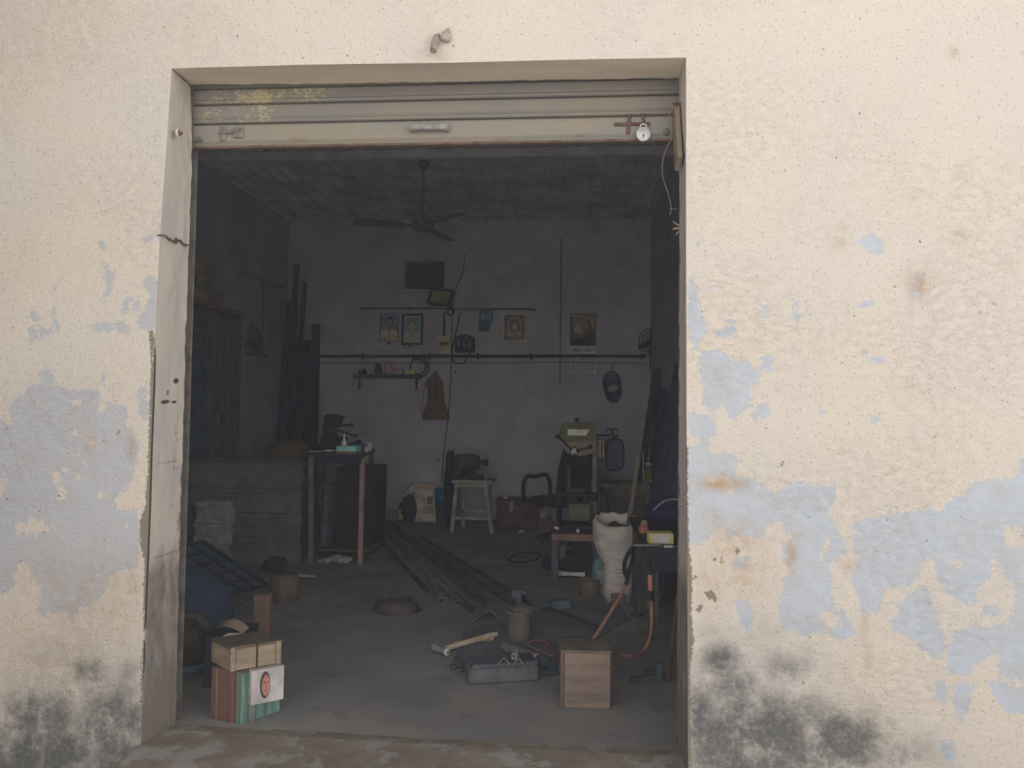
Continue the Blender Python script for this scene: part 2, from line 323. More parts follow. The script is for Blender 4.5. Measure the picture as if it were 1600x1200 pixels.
CREAM = lin((236, 225, 212)); CREAM2 = lin((231, 223, 215)); PBLUE = lin((210, 218, 230)); PGREY = lin((206, 209, 214)); CEMENT = lin((150, 140, 127))
def facade_mat():
    k = N('flaking cream limewash over blue'); co = k.coord()
    n1 = k.noise(16, 7, .62, co); n2 = k.noise(75, 4, .6, co); n3 = k.noise(1.3, 3, .5, co); n4 = k.noise(7, 6, .65, co)
    streak = k.noise(2.2, 7, .68, k.coord((1.2, 1, 3.6)))
    n5 = k.noise(38, 5, .6, co)
    d = k.math('ADD', k.math('ADD', k.math('ADD', k.attr('peel'), 1.5), k.math('MULTIPLY', k.math('SUBTRACT', n1, .5), 24)), k.math('ADD', k.math('MULTIPLY', k.math('SUBTRACT', n2, .5), 20), k.math('MULTIPLY', k.math('SUBTRACT', n5, .5), 22)))
    mask = k.ramp(d, -.8, .8)
    cream = k.mix(k.ramp(n3, .35, .65), CREAM, CREAM2)
    cream = k.mix(k.ramp(streak, .55, .8, 0, .34), cream, lin((196, 182, 164)))
    spk = k.noise(95, 2, .5, co)
    cream = k.mix(k.ramp(spk, .61, .69, 0, .5), cream, lin((150, 138, 124)))
    px_ = k.n('SeparateXYZ'); k.l(k.coord(), px_.inputs[0])
    coat = k.ramp(k.math('ADD', px_.outputs['X'], k.math('MULTIPLY', n3, .6)), .9, 1.7)      # undercoat set greyer left of the opening, bluer right of it
    blue = k.mix(k.ramp(n4, .35, .7), k.mix(coat, lin((208, 210, 216)), PBLUE), k.mix(coat, lin((204, 204, 208)), PGREY))
    blue = k.mix(k.ramp(k.noise(40, 6, .7, co), .62, .70, 0, .35), blue, lin((170, 165, 165)))
    c = k.mix(mask, cream, blue)
    tan = k.math('MULTIPLY', k.attr('tan'), k.ramp(k.noise(22, 7, .65, co), .3, .62, .15, 1.1))
    c = k.mix(tan, c, lin((196, 168, 138)))
    gr = k.math('MULTIPLY', k.attr('grime'), k.ramp(k.noise(7, 10, .74, co), .25, .66, .3, 1.2))
    gcol = k.mix(k.ramp(k.noise(45, 6, .75, co), .45, .7), lin((104, 106, 106)), lin((150, 147, 140)))
    c = k.mix(k.ramp(gr, .02, .85, 0, .95), c, gcol)
    bare = k.ramp(k.math('ADD', k.attr('bare'), k.math('MULTIPLY', k.math('SUBTRACT', n2, .5), 16)), -1, 1)
    c = k.mix(bare, c, CEMENT)
    pit = k.ramp(k.noise(40, 3, .5, co), .70, .73)
    c = k.mix(k.math('MULTIPLY', pit, .8), c, lin((112, 98, 86)))
    rough_pl = k.math('MULTIPLY', k.noise(13, 10, .72, k.coord((1, 1, 1.6))), 1.0)
    lump = k.ramp(k.noise(24, 10, .74, k.coord((1, 1, 1.8), (0, .25, 0))), .45, .75)
    zone = k.ramp(k.noise(1.1, 3, .5, k.coord((1, 1, 1.4))), .34, .68, .2, 1)
    rough_pl = k.math('ADD', rough_pl, k.math('MULTIPLY', k.math('MULTIPLY', lump, zone), .34))
    h = k.math('SUBTRACT', k.math('ADD', k.math('MULTIPLY', rough_pl, 1.6), k.math('MULTIPLY', n2, .25)), k.math('MULTIPLY', k.math('MAXIMUM', mask, bare), .12))
    return k.out(c, .93, 0, h, .62, .02)
def reveal_mat():
    k = N('worn grey plaster of the reveals'); co = k.coord()
    c = k.mix(k.ramp(k.noise(5, 6, .6, k.coord((2, 2, .5))), .35, .65), lin((206, 196, 184)), lin((190, 184, 182)))
    gr = k.math('ADD', k.attr('grime'), k.math('MULTIPLY', k.math('SUBTRACT', k.noise(11, 8, .7, k.coord((1.5, 1.5, .6))), .5), .9))
    c = k.mix(k.ramp(gr, .2, .75), c, lin((128, 119, 112)))
    c = k.mix(k.math('MULTIPLY', k.ramp(k.noise(42, 5, .6, k.coord((1, 1, .8))), .66, .72), k.ramp(k.attr('grime'), .02, .2)), c, lin((92, 88, 88)))
    c = k.mix(k.ramp(k.math('ADD', k.attr('bare'), k.math('MULTIPLY', k.noise(60, 4), .35)), .55, .8), c, lin((70, 66, 66)))
    c = k.mix(k.ramp(k.math('MULTIPLY', k.attr('tan'), k.noise(70, 4)), .25, .55, 0, .6), c, lin((150, 92, 84)))
    return k.out(c, .92, 0, k.noise(25, 8, .7, co), .45, .01)

def soffit_mat():
    k = N('cream wash of the soffit'); co = k.coord()
    c = k.mix(k.ramp(k.noise(4, 6, .6, k.coord((.6, 3, 1))), .35, .65), lin((234, 222, 206)), lin((222, 212, 200)))
    c = k.mix(k.ramp(k.noise(9, 8, .7, k.coord((.4, 2, 1))), .6, .75, 0, .4), c, lin((180, 168, 154)))
    return k.out(c, .92, 0, k.noise(22, 8, .7, co), .35, .008)
def build_front():
    zt, zb = 4.35, -.22
    verts, faces, mi = [], [], []
    def grid(fn, nu, nv, m):
        b = len(verts)
        for j in range(nv+1):
            for i in range(nu+1): verts.append(fn(i/nu, j/nv))
        for j in range(nv):
            for i in range(nu):
                a = b+j*(nu+1)+i; faces.append((a, a+1, a+nu+2, a+nu+1)); mi.append(m)
    zs = lambda t: zb+(3.45-zb)*t
    ztop = lambda x: eTO(x)
    # left and right of the opening, fine where the photograph sees them
    grid(lambda u, v: (-.95+(eLO(zs(v))+.95)*u, 0, zs(v)), 82, 294, 0)
    grid(lambda u, v: (eRO(zs(v))+(3.75-eRO(zs(v)))*u, 0, zs(v)), 122, 294, 0)
    xa, xb = float(eLO(3.)), float(eRO(3.))
    grid(lambda u, v: (xa+(xb-xa)*u, 0, ztop(xa+(xb-xa)*u)+(3.45-ztop(xa+(xb-xa)*u))*v), 170, 40, 0)
    for x0, x1, z0, z1 in ((-3.4, -.95, zb, zt), (3.75, 5.6, zb, zt), (-.95, 3.75, 3.45, zt)):
        grid(lambda u, v, q=(x0, x1, z0, z1): (q[0]+(q[1]-q[0])*u, 0, q[2]+(q[3]-q[2])*v), 12, 12, 0)
    # reveals and soffit
    def jamb(eo, ei, flip):
        def fn(u, v):
            z0 = zb+(2.925-zb)*v; z1 = zb+(float(eTI(1.1))-zb)*v; z = z0+(z1-z0)*u
            x = float(eo(z0))*(1-u)+float(ei(z1))*u
            wv = wobble(z*2, u, .0045*u, 6.)+wobble(z, u*.5, .003*u*(1-u)*4, 2.)
            return (x+wv*flip, TW*u, z)
        return fn
    grid(jamb(eLO, eLI, 1), 16, 200, 1); grid(jamb(eRO, eRI, -1), 16, 200, 1)
    xi0, xi1 = float(eLI(2.9)), float(eRI(2.9))
    grid(lambda u, v: ((xa*(1-v)+xi0*v)+((xb*(1-v)+xi1*v)-(xa*(1-v)+xi0*v))*u, TW*v, float(ztop(xa+(xb-xa)*u))*(1-v)+float(eTI(xi0+(xi1-xi0)*u))*v+wobble(u*30, v, .004, 1)), 80, 10, 2)
    # room side of the same wall
    for x0, x1, z0, z1 in ((-3.4, xi0-.03, zb, zt), (xi1+.03, 5.6, zb, zt), (xi0-.03, xi1+.03, float(eTI(1.1))+.02, zt)):
        grid(lambda u, v, q=(x0, x1, z0, z1): (q[0]+(q[1]-q[0])*u, TW+.012, q[2]+(q[3]-q[2])*v), 1, 1, 1)
    me = bpy.data.meshes.new('wall_front'); me.from_pydata([tuple(map(float, v)) for v in verts], [], faces)
    me.materials.append(facade_mat()); me.materials.append(reveal_mat()); me.materials.append(soffit_mat())
    me.polygons.foreach_set('material_index', mi); me.polygons.foreach_set('use_smooth', [True]*len(faces)); me.update()
    P = np.array(verts, float); px = to_px(P)
    b, i = sdf(px, BLUE), sdf(px, ISLE)
    front = P[:, 1] < 1e-6
    set_attr(me, 'peel', np.minimum(b, -i)/1.)
    rv = ~front
    g = np.where(front, blobs(px, GRIME), np.clip((.86-P[:, 2])/.14, 0, 1)*.42+np.clip((.35-P[:, 2])/.4, 0, 1)*.25+np.clip((1.75-P[:, 2])/1.0, 0, 1)*.2)
    # dark touch marks and red scribbles on the left reveal
    marks = blobs(px, [(275, 595, 5, 5, 1), (258, 628, 8, 3, 1), (272, 629, 6, 3, .9), (262, 653, 4, 2, 1), (277, 690, 3, 3, 1), (262, 614, 3, 8, .7), (275, 678, 3, 8, .6)])
    reds = sdf(px, [[(246, 704), (282, 699), (282, 701), (246, 706)], [(245, 723), (280, 717), (280, 721), (245, 725)], [(243, 738), (280, 729), (280, 732), (243, 740)], [(240, 870), (281, 856), (281, 861), (240, 874)], [(278, 800), (283, 800), (281, 830), (276, 830)], [(272, 722), (275, 735), (272, 736)]])
    set_attr(me, 'grime', g); set_attr(me, 'tan', np.where(front, blobs(px, TAN), np.clip((reds+3)/4, 0, 1)))
    set_attr(me, 'bare', np.where(front, sdf(px, BARE), marks))
    o = bpy.data.objects.new('wall_front', me); COL.objects.link(o); tag(o, kind='structure')
build_front()

def plaster(name, base, dirt, sc=2.2):
    k = N(name); co = k.coord()
    c = k.mix(k.ramp(k.noise(sc, 6, .6, co), .3, .7), base, sc3(base, .82))
    c = k.mix(k.ramp(k.noise(sc*3, 8, .7, co), .56, .74, 0, .6), c, dirt)
    c = k.mix(k.ramp(k.noise(28, 4, .6, co), .70, .75, 0, .6), c, sc3(dirt, .6))
    return k.out(c, .9, 0, k.noise(14, 8, .7, co), .3, .01)
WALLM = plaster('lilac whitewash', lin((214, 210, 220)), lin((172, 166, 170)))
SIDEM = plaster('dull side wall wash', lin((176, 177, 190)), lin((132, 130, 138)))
def floor_mat():
    k = N('dusty cement floor'); co = k.coord()
    c = k.mix(k.ramp(k.noise(1.1, 6, .6, co), .35, .65), lin((158, 154, 150)), lin((136, 134, 132)))
    c = k.mix(k.ramp(k.noise(3.2, 8, .7, co), .52, .72, 0, .6), c, lin((108, 106, 104)))
    c = k.mix(k.ramp(k.noise(55, 4, .6, co), .66, .74, 0, .5), c, lin((150, 146, 140)))
    return k.out(c, .85, 0, k.noise(20, 8, .7, co), .35, .01)
FLOORM = floor_mat()
struct('floor', MB().box((.25, 3.735, -.11), (5.4, 7.46, .22), bev=0), FLOORM)
# door sill of rough brown cement, and the street in front
sill = MB()
nx = 40
vs, fs = [], []
for j in range(7):
    for i in range(nx+1):
        x = -.02+2.3*i/nx; y = -.32+.56*j/6
        vs.append((x, y, (.014 if j < 6 else .001)+wobble(x*3, y*3, .006, 1.)-(.03 if j == 0 else 0)))
for j in range(6):
    for i in range(nx): a = j*(nx+1)+i; fs.append((a, a+1, a+nx+2, a+nx+1))
b = len(vs); rim = list(range(nx+1)); L_ = [j*(nx+1) for j in range(7)]; R2_ = [j*(nx+1)+nx for j in range(7)]
for line in (rim, L_, R2_):                                       # faces of the step down to the street
    o_ = len(vs); vs += [(vs[i][0], vs[i][1], -.22) for i in line]
    fs += [(line[i], line[i+1], o_+i+1, o_+i) for i in range(len(line)-1)]
sill.add(vs, fs, False)
struct('trim_1', sill, mat('brown sill cement', lin((148, 136, 122)), .9, 0, .2, 6, two=lin((168, 166, 160))))
struct('ground', MB().box((1, -14.98, -.42), (60, 30, .4), bev=0), mat('street dust', lin((172, 166, 156)), .95, 0, .15, 2))
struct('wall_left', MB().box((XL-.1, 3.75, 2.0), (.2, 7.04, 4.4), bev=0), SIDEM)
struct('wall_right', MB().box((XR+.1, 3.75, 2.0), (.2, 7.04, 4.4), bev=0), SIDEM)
# back wall with the ventilator hole
h0, h1 = PY(632, 452, YB), PY(695, 408, YB)
bw = MB()
for x0, x1, z0, z1 in ((XL-.2, h0.x, -.2, 4.3), (h1.x, XR+.2, -.2, 4.3), (h0.x, h1.x, -.2, h0.z), (h0.x, h1.x, h1.z, 4.3)):
    bw.box(((x0+x1)/2, YB+.11, (z0+z1)/2), (x1-x0, .22, z1-z0), bev=0)
struct('wall_back', bw, WALLM)
wf = MB(); q0, q1 = PY(620, 458, YB), PY(707, 397, YB)
for x0, x1, z0, z1 in ((q0.x, h0.x, q0.z, q1.z), (h1.x, q1.x, q0.z, q1.z), (h0.x, h1.x, q0.z, h0.z), (h0.x, h1.x, h1.z, q1.z)):
    wf.box(((x0+x1)/2, YB-.012, (z0+z1)/2), (x1-x0, .03, z1-z0), bev=.006)
win = struct('window_1', wf, WALLM)
MB().box(((h0.x+h1.x)/2, YB+.17, (h0.z+h1.z)/2), (h1.x-h0.x+.02, .03, h1.z-h0.z+.02), bev=0).build('vent_backing', vm('dark vent backing', (40, 42, 46)), win)  # dark sheet stands in for the unlit opening of the vent
# a shallow pier line and the ceiling of ribbed sheets on two purlins
cl = MB(); n = 34; prof = []
for i in range(n):
    x0 = XL-.1+(XR-XL+.2)*i/n; wv = (XR-XL+.2)/n
    prof += [(x0, 0), (x0+wv*.55, 0), (x0+wv*.68, -.025), (x0+wv*.87, -.025)]
prof.append((XR+.1, 0)); m = len(prof)
cl.add([(x, y, ZC+.06+z) for y in (.2, YB+.1) for x, z in prof]+[(x, y, ZC+.2) for y in (.2, YB+.1) for x in (XL-.1, XR+.1)],
       [(i, i+1, m+i+1, m+i) for i in range(m-1)]+[(2*m, 2*m+1, 2*m+3, 2*m+2)])
CEILM = mat('sooty roof sheet', lin((214, 210, 218)), .85, 0, .18, 3)
struct('ceiling', cl, CEILM)
for k, yy in enumerate((1.7, 4.4)):
    struct('trim_%d' % (k+2), MB().box(((XL+XR)/2, yy, ZC-.0), (XR-XL, .07, .09)), CEILM)

# unseen wall and slab added off frame to darken the front's left side
struct('trim_4', MB().box((-1.2, -.75, 3.98), (1.9, 1.5, .12), bev=.01), mat('grey shade blocker', lin((100, 96, 90)), .95, 0, .2, 2))   # unseen slab added to darken the upper left of the front
struct('shade_wall', MB().box((-1.235, -1.2, 1.9), (.25, 2.4, 4.2), bev=.02), mat('grey shade blocker', lin((100, 96, 90)), .95, 0, .2, 2))
# haze volume added before the doorway to lift the blacks like lens glare
hz = N('glare veil haze'); hz.t.nodes.remove(hz.b)
hv = hz.n('VolumeScatter'); hv.inputs['Color'].default_value = (.88, .93, 1, 1); hv.inputs['Density'].default_value = .0096; hv.inputs['Anisotropy'].default_value = 0
hz.l(hv.outputs[0], [n for n in hz.t.nodes if n.type == 'OUTPUT_MATERIAL'][0].inputs['Volume'])
tag(MB().box((1.2, -4.05, 2.6), (12, 8.0, 5.0), bev=0).build('haze', hz.m, origin=(1.2, -4, .1)), 'thin grey haze added before the doorway in place of lens glare', 'haze', kind='stuff')

# ================================================================== THE DOORWAY
IRON = lambda nm, rgb, **k: mat(nm, lin(rgb), .6, .0, .3, 20, **k)
def shutter():
    y = .275; zl = [PY(680, q, y).z for q in (227, 188, 157, 131)]
    x0, x1 = float(eLI(2.6))-.05, float(eRI(2.6))+.05
    t = thing('rolling_shutter', (1.1, y, zl[0]), 'rolled-up beige steel shutter hanging under the lintel of the doorway', 'shutter')
    k = N('beige shutter enamel'); co = k.coord()
    c = k.mix(k.ramp(k.noise(3, 6, .6, k.coord((.6, 1, 3))), .35, .65), lin((152, 143, 127)), lin((142, 140, 135)))
    rust = k.ramp(k.noise(9, 8, .7, k.coord((.5, 1, 2))), .56, .72, 0, .7); c = k.mix(rust, c, lin((136, 112, 92)))
    enamel = k.out(c, .55, 0, k.noise(40, 5), .15, .003)
    def scrape(nm, x_end, lo, hi):
        k2 = N(nm); c2 = k2.mix(k2.ramp(k2.noise(3, 6, .6, k2.coord((.6, 1, 3))), .35, .65), lin((146, 138, 127)), lin((136, 133, 133)))
        tc = k2.n('TexCoord'); sx = k2.n('SeparateXYZ'); k2.l(tc.outputs['Object'], sx.inputs[0])     # left over flecks of scraped yellow paint at the left end
        zone = k2.math('MULTIPLY', k2.ramp(sx.outputs['X'], -1.12, -1.0), k2.ramp(sx.outputs['X'], x_end, x_end-.12))
        spl = k2.ramp(k2.math('ADD', k2.noise(62, 6, .75, k2.coord((.8, 1, 1.3))), k2.math('MULTIPLY', k2.noise(7, 3), .45)), lo, hi)
        c2 = k2.mix(k2.math('MULTIPLY', zone, spl), c2, lin((184, 174, 140)))
        return k2.out(c2, .6, 0, k2.noise(40, 5), .15, .003)
    scraped, scraped2 = scrape('shutter enamel with yellow flecks', -.38, .70, .80), scrape('shutter enamel with few flecks', -.62, .77, .83)
    for a, b, m in ((0, 1, enamel), (1, 2, scraped2), (2, 3, scraped)):
        h = zl[b]-zl[a]
        p = [(-.004, zl[a]+.004), (-.012, zl[a]+.008), (-.014, zl[a]+.016), (-.004, zl[a]+.024), (-.012, zl[a]+.034), (-.012, zl[b]-.012), (-.002, zl[b]-.002), (.006, zl[b]-.002), (.006, zl[a]+.004)]
        mb = MB(); n = len(p)
        mb.add([(x, y+q[0], q[1]) for x in (x0, x1) for q in p], [(i, (i+1) % n, n+(i+1) % n, n+i) for i in range(n)]+[tuple(range(n)), tuple(range(n, 2*n))])
        mb.build('bottom_bar' if a == 0 else 'slat', m, t)
    z = zl[3]
    for q in range(3):                                            # slats wound up above the lintel
        MB().box(((x0+x1)/2, y+.01+.02*q, z+.045+.085*q), (x1-x0, .012, .08)).build('slat', enamel, t)
    MB().box(((x0+x1)/2, y-.006, zl[0]+.002), (x1-x0, .034, .012)).build('rubbing_strip', IRON('rusty strip', (112, 92, 80)), t)
    for sx_, xx in ((-1, x0-.008), (1, x1+.008)):
        MB().box((xx+.012*sx_, y, 1.75), (.012, .06, 3.5), bev=.001).box((xx-.022*sx_, y-.026, 1.75), (.05, .006, 3.5), bev=.001).box((xx-.022*sx_, y+.028, 1.75), (.05, .006, 3.5), bev=.001).build('guide_rail', IRON('dull guide rail', (112, 105, 98)), t)
    # centre handle
    a, b = PY(641, 201, y-.02), PY(703, 199, y-.02); g = IRON('grey handle paint', (150, 150, 148))
    MB().box(((a.x+b.x)/2, y-.042, a.z-.002), (b.x-a.x, .016, .026), bev=.006).box((a.x+.012, y-.025, a.z-.008), (.02, .04, .02)).box((b.x-.012, y-.025, a.z-.008), (.02, .04, .02)).build('handle', g, t)
    # latches
    c0 = PY(362, 208, y-.015); l = IRON('shutter latch', (128, 124, 116))
    mb = MB().box((c0.x-.04, y-.016, c0.z+.0), (.03, .012, .075), bev=.004).box((c0.x+.035, y-.018, c0.z), (.05, .014, .05), bev=.01).box((c0.x, y-.024, c0.z+.003), (.12, .012, .014)).cyl((c0.x+.045, y-.02, c0.z+.01), (c0.x+.045, y-.05, c0.z+.01), .009)
    mb.build('latch', l, t)
    c1 = PY(993, 194, y-.015)
    MB().box((c1.x-.015, y-.018, c1.z), (.16, .014, .014)).box((c1.x-.03, y-.016, c1.z), (.016, .014, .09), (0, .08, 0)).box((c1.x+.035, y-.016, c1.z+.01), (.014, .014, .075), (0, -.08, 0)).build('latch', IRON('rusty latch', (112, 84, 74)), t)
    c2 = PY(310, 219, y-.01); MB().box((c2.x, y-.018, c2.z), (.045, .02, .022)).box((c2.x-.03, y-.016, c2.z+.004), (.02, .016, .03)).build('side_catch', l, t)
    c3 = PY(1041, 207, y-.01); MB().lathe([(0, 0), (.014, 0), (.014, .012), (.006, .02), (0, .02)], (c3.x, y-.012, c3.z), (0, -1, 0), 14).build('side_catch', l, t)
    # padlock
    p = PY(1005, 211, y-.03); tp = thing('padlock', (p.x, y-.03, p.z-.03), 'round steel padlock hanging open from the right latch of the shutter', 'padlock')
    st = mat('bright steel', lin((205, 203, 206)), .35, .3, .1, 30)
    MB().lathe([(0, 0), (.029, .001), (.033, .004), (.033, .016), (.029, .019), (0, .02)], (p.x, y-.028, p.z), (0, -1, 0), 28).build('body', st, tp)
    MB().tube(curve([(p.x-.014, y-.036, p.z+.022), (p.x-.014, y-.036, p.z+.036), (p.x-.006, y-.036, p.z+.046), (p.x+.008, y-.036, p.z+.045), (p.x+.014, y-.036, p.z+.036), (p.x+.014, y-.036, p.z+.022)], 4), .0035, 8).build('shackle', st, tp)
    MB().lathe([(0, 0), (.004, 0), (.004, .002), (0, .002)], (p.x, y-.047, p.z-.008), (0, -1, 0), 10).box((p.x, y-.049, p.z-.015), (.003, .003, .012), bev=0).build('keyhole', mat('black iron', (.02, .02, .022), .6), tp)
shutter()

rust = IRON('flaking rust', (104, 76, 64))
# peg above the lintel
p = PY(688, 66, -.02)
t = thing('iron_peg', (p.x, 0, p.z), 'broken grey iron peg sticking out of the wall above the doorway', 'peg')
gm = IRON('weathered grey iron', (158, 148, 142))
a, b = PY(683, 58, -.0), PY(677, 79, -.06)
MB().tube([a+V((.01, .02, .02)), a, (a+b)/2+V((0, -.004, 0)), b], [.010, .014, .017, .015], 12).build('spike', gm, t)
q = PY(697, 58, -.015); MB().box(q, (.042, .035, .036), (.2, .3, .25), .007).box(q+V((.006, .0, .02)), (.018, .03, .03), (0, .5, 0), .006).build('collar', gm, t)
# bolt in the left reveal
jx = float(eLI(2.75))-.0
P = PX(281, 208, float(eLO(2.7))+.035)
t = thing('anchor_bolt', P, 'rusty anchor bolt in a chipped hole high on the left reveal', 'bolt')
MB().ring((P.x-.006, P.y, P.z), (1, 0, 0), .017, .006, 14, 6).build('chipped_rim', mat('chipped lime', lin((190, 180, 172)), .9), t)
MB().lathe([(.010, -.01), (.010, .004), (.005, .005), (.005, .012), (0, .012)], P, (1, 0, 0), 8).build('bolt', rust, t)
# wire tied across the left reveal
A, B = PX(249, 368, float(eLO(2.3))-.003), PX(291, 382, float(eLI(2.3))+.004)
pts = [A+V((-.006, -.006, 0))]+[A.lerp(B, i/7)+V((.006+.004*math.sin(i*2), 0, .006*math.sin(i*1.7))) for i in range(1, 8)]
mb = MB().tube(curve(pts, 4), .0035, 6).tube(curve([p_+V((.003, .004, .004*math.cos(i*2.3))) for i, p_ in enumerate(pts[2:])], 4), .003, 6)
c = A.lerp(B, .55); mb.ring(c+V((.008, 0, .0)), (1, .2, 0), .012, .003, 12, 5)
single('tie_wire', mb, rust, 'twisted rusty wire stretched across the left reveal of the doorway', 'wire')

# hanging board and wires at the right jamb
xr = float(eRI(2.5))
top, bot = PY(1056, 186, .19), PY(1064, 256, .06)
top.x = min(top.x, xr-.02); bot.x = min(bot.x, float(eRO(2.45))-.022)
t = thing('wooden_board', top, 'small wooden board hanging slanted from a nail at the right jamb', 'board')
MB().bar(top+V((0, 0, .02)), bot, .022, .085, up=(0, 1, .6)).build('board', mat('pale worn board', lin((142, 126, 106)), .85, 0, .2, 6, (1, 1, .3)), t)
nail = PY(1059, 163, .17); nail.x = float(eRI(2.75))-.004
MB().tube(curve([nail+V((.0, 0, .006)), nail+V((-.016, -.006, -.01)), top+V((-.012, 0, .01)), top+V((.006, -.004, .0)), nail+V((.0, .0, -.03)), nail], 5), .0028, 6).build('hanging_loop', rust, t)
mb = MB().cyl(nail+V((.03, 0, 0)), nail+V((-.035, 0, .004)), .004, n=8).tube(curve([nail+V((-.012, 0, .012)), nail+V((-.025, .0, -.006)), nail+V((-.008, -.01, -.02)), nail+V((-.02, -.0, -.045))], 4), .003, 6)
single('bent_nail', mb, rust, 'bent rusty nail driven in the right jamb at the shutter edge', 'nail')
W = [(1056, 166), (1046, 178), (1046, 200), (1049, 216), (1040, 235), (1035, 257), (1036, 278), (1042, 297), (1047, 315), (1049, 328), (1046, 336)]
P = [PY(a, b, .16) for a, b in W]
mb = MB().tube(curve(P, 5), .0024, 6).tube([PY(1045, 326, .16), PY(1058, 327, .16)], .002, 5)
single('hanging_wire', mb, mat('dull copper wire', lin((140, 112, 104)), .6), 'long thin curling wire dangling beside the board at the right jamb', 'wire')
mb = MB(); q = PY(1061, 357, .2); q.x = float(eRI(2.2))
for dx, dz, ln in ((-.035, .02, 1), (-.03, .0, 1), (-.028, -.022, .8), (-.034, -.004, 1.1)):
    mb.tube([q+V((.01, 0, dz*.4)), q+V((dx*ln*.5, -.01, dz*.8)), q+V((dx*ln, -.012, dz*1.5))], [.0045, .003, .0015], 5)
single('straw_tuft', mb, mat('straw', lin((190, 170, 130)), .9), 'tuft of pale straw poking out of the right jamb below the hanging wire', 'straw')

# ================================================================== BACK WALL
DARKPIPE = vm('sooty conduit', (44, 44, 48), 7, bs=.1)
YW = YB-.02
def pipe(name, pts, r, m, label, cat='pipe', clamps=(), y=YB):
    P = [PY(a, b, y-r-.004) for a, b in pts]; o = P[0]
    t = thing(name, o, label, cat)
    MB().tube(P, r, 10).build('pipe', m, t)
    for a, b in clamps:
        c = PY(a, b, y-r-.002); MB().box((c.x, y-r-.004, c.z), (.03, r*2+.012, r*3.4), bev=.004).build('clamp', m, t)
    return t
pipe('conduit_pipe', [(490, 556.5), (1009, 556.5)], .022, DARKPIPE, 'thick dark conduit running along the back wall below the pictures', clamps=[(567, 557), (646, 557), (671, 557), (747, 557), (830, 557), (1003, 557)])
pipe('conduit_pipe', [(563, 482), (690, 482), (702, 483), (832, 483), (837, 485)], .012, vm('brown conduit', (50, 49, 51), 7), 'thin upper conduit above the pictures on the back wall', clamps=[(640, 482), (752, 483)])
pipe('conduit_pipe', [(694, 487), (694, 526)], .014, DARKPIPE, 'short upright conduit from the thin conduit to the wall box')
pipe('wall_string', [(492, 567), (600, 567), (760, 567), (866, 566), (1010, 568)], .006, vm('brown cord', (58, 54, 53), 7), 'thin brown cord strung just below the thick conduit', 'cord')
pipe('conduit_pipe', [(877, 372), (876, 480), (875, 600)], .010, vm('grey conduit', (57, 57, 61), 7), 'faint upright conduit left of the calendar on the back wall')
cable = vm('black cable', (46, 46, 49), 7)
def wirething(name, pts, r, m, label, y=YB-.03, cat='cable', n=6):
    P = [PY(a, b, y) if len((a, b)) == 2 else a for a, b in pts]
    return single(name, MB().tube(curve(P, n), r, 6), m, label, cat)
wirething('drop_cable', [(727, 397), (722, 430), (712, 452), (707, 486), (706, 530), (704, 600), (700, 655), (694, 700), (690, 752)], .006, cable, 'long black cable dropping down the back wall past the apron to the floor clutter')
wirething('loop_cable', [(719, 487), (714, 512), (708, 540), (706, 558), (712, 567), (724, 567), (731, 556), (738, 548)], .009, cable, 'black cable looping under the dark switch panel on the back wall')

def picture(name, px, label, draw, fr, fw, cat='picture', depth=.025, frame_mat=None):
    (x0, y0, x1, y1) = px; a, b = PY(x0, y1, YW), PY(x1, y0, YW); cx = (a.x+b.x)/2
    t = thing(name, (cx, YB, a.z), label, cat)
    if fr:
        mb = MB()
        for q in ((a.x, a.x+fw, a.z, b.z), (b.x-fw, b.x, a.z, b.z), (a.x+fw, b.x-fw, a.z, a.z+fw), (a.x+fw, b.x-fw, b.z-fw, b.z)):
            mb.box(((q[0]+q[1])/2, YB-.012, (q[2]+q[3])/2), (q[1]-q[0], .024, q[3]-q[2]), bev=.004)
        mb.build('frame', frame_mat, t)
    mb = MB(); w_, h_ = b.x-a.x-2*fw*fr, b.z-a.z-2*fw*fr; ox, oz = a.x+fw*fr, a.z+fw*fr
    mats = []
    def poly(pts, m, lift):
        if m not in mats: mats.append(m)
        mb.flat([(ox+u*w_, YB-.010-lift*.0012, oz+v*h_) for u, v in pts], mats.index(m))
    draw(poly); mb.mi = len(mats); mats.append(vm('backing card', (60, 58, 56), 7)); mb.box((ox+w_/2, YB-.005, oz+h_/2), (w_, .008, h_), bev=0)
    mb.build('print', mats, t); return t
def ell(cx, cy, rx, ry, n=16, a0=0., a1=2*PI): return [(cx+rx*math.cos(a0+(a1-a0)*i/n), cy+ry*math.sin(a0+(a1-a0)*i/n)) for i in range(n+(a1-a0 < 6.2))]
FULL = [(0, 0), (1, 0), (1, 1), (0, 1)]
def portrait(shirt, bg, hair, skin, border=None):
    def d(poly):
        if border is not None: poly(FULL, border, 0); k = .06
        else: k = 0
        f = lambda pts: [(k+u*(1-2*k), k+v*(1-2*k)) for u, v in pts]
        poly(f(FULL), bg, 1)
        poly(f([(0, 0), (1, 0), (1, .28), (.86, .40), (.62, .47), (.38, .47), (.14, .40), (0, .28)]), shirt, 2)
        poly(f([(.40, .44), (.5, .33), (.60, .44), (.58, .56), (.42, .56)]), skin, 3)
        poly(f(ell(.5, .70, .23, .22)), hair, 4); poly(f(ell(.5, .64, .19, .19)), skin, 5)
        for u in (.43, .57): poly(f(ell(u, .66, .03, .012, 8)), hair, 6)
        poly(f(ell(.5, .54, .055, .012, 8)), hair, 6); poly(f([(.485, .64), (.515, .64), (.53, .59), (.47, .59)]), hair if hair is None else vm('shade of nose', (60, 54, 50), 7), 6)
    return d
BLK = vm('black frame', (46, 44, 46), 7)
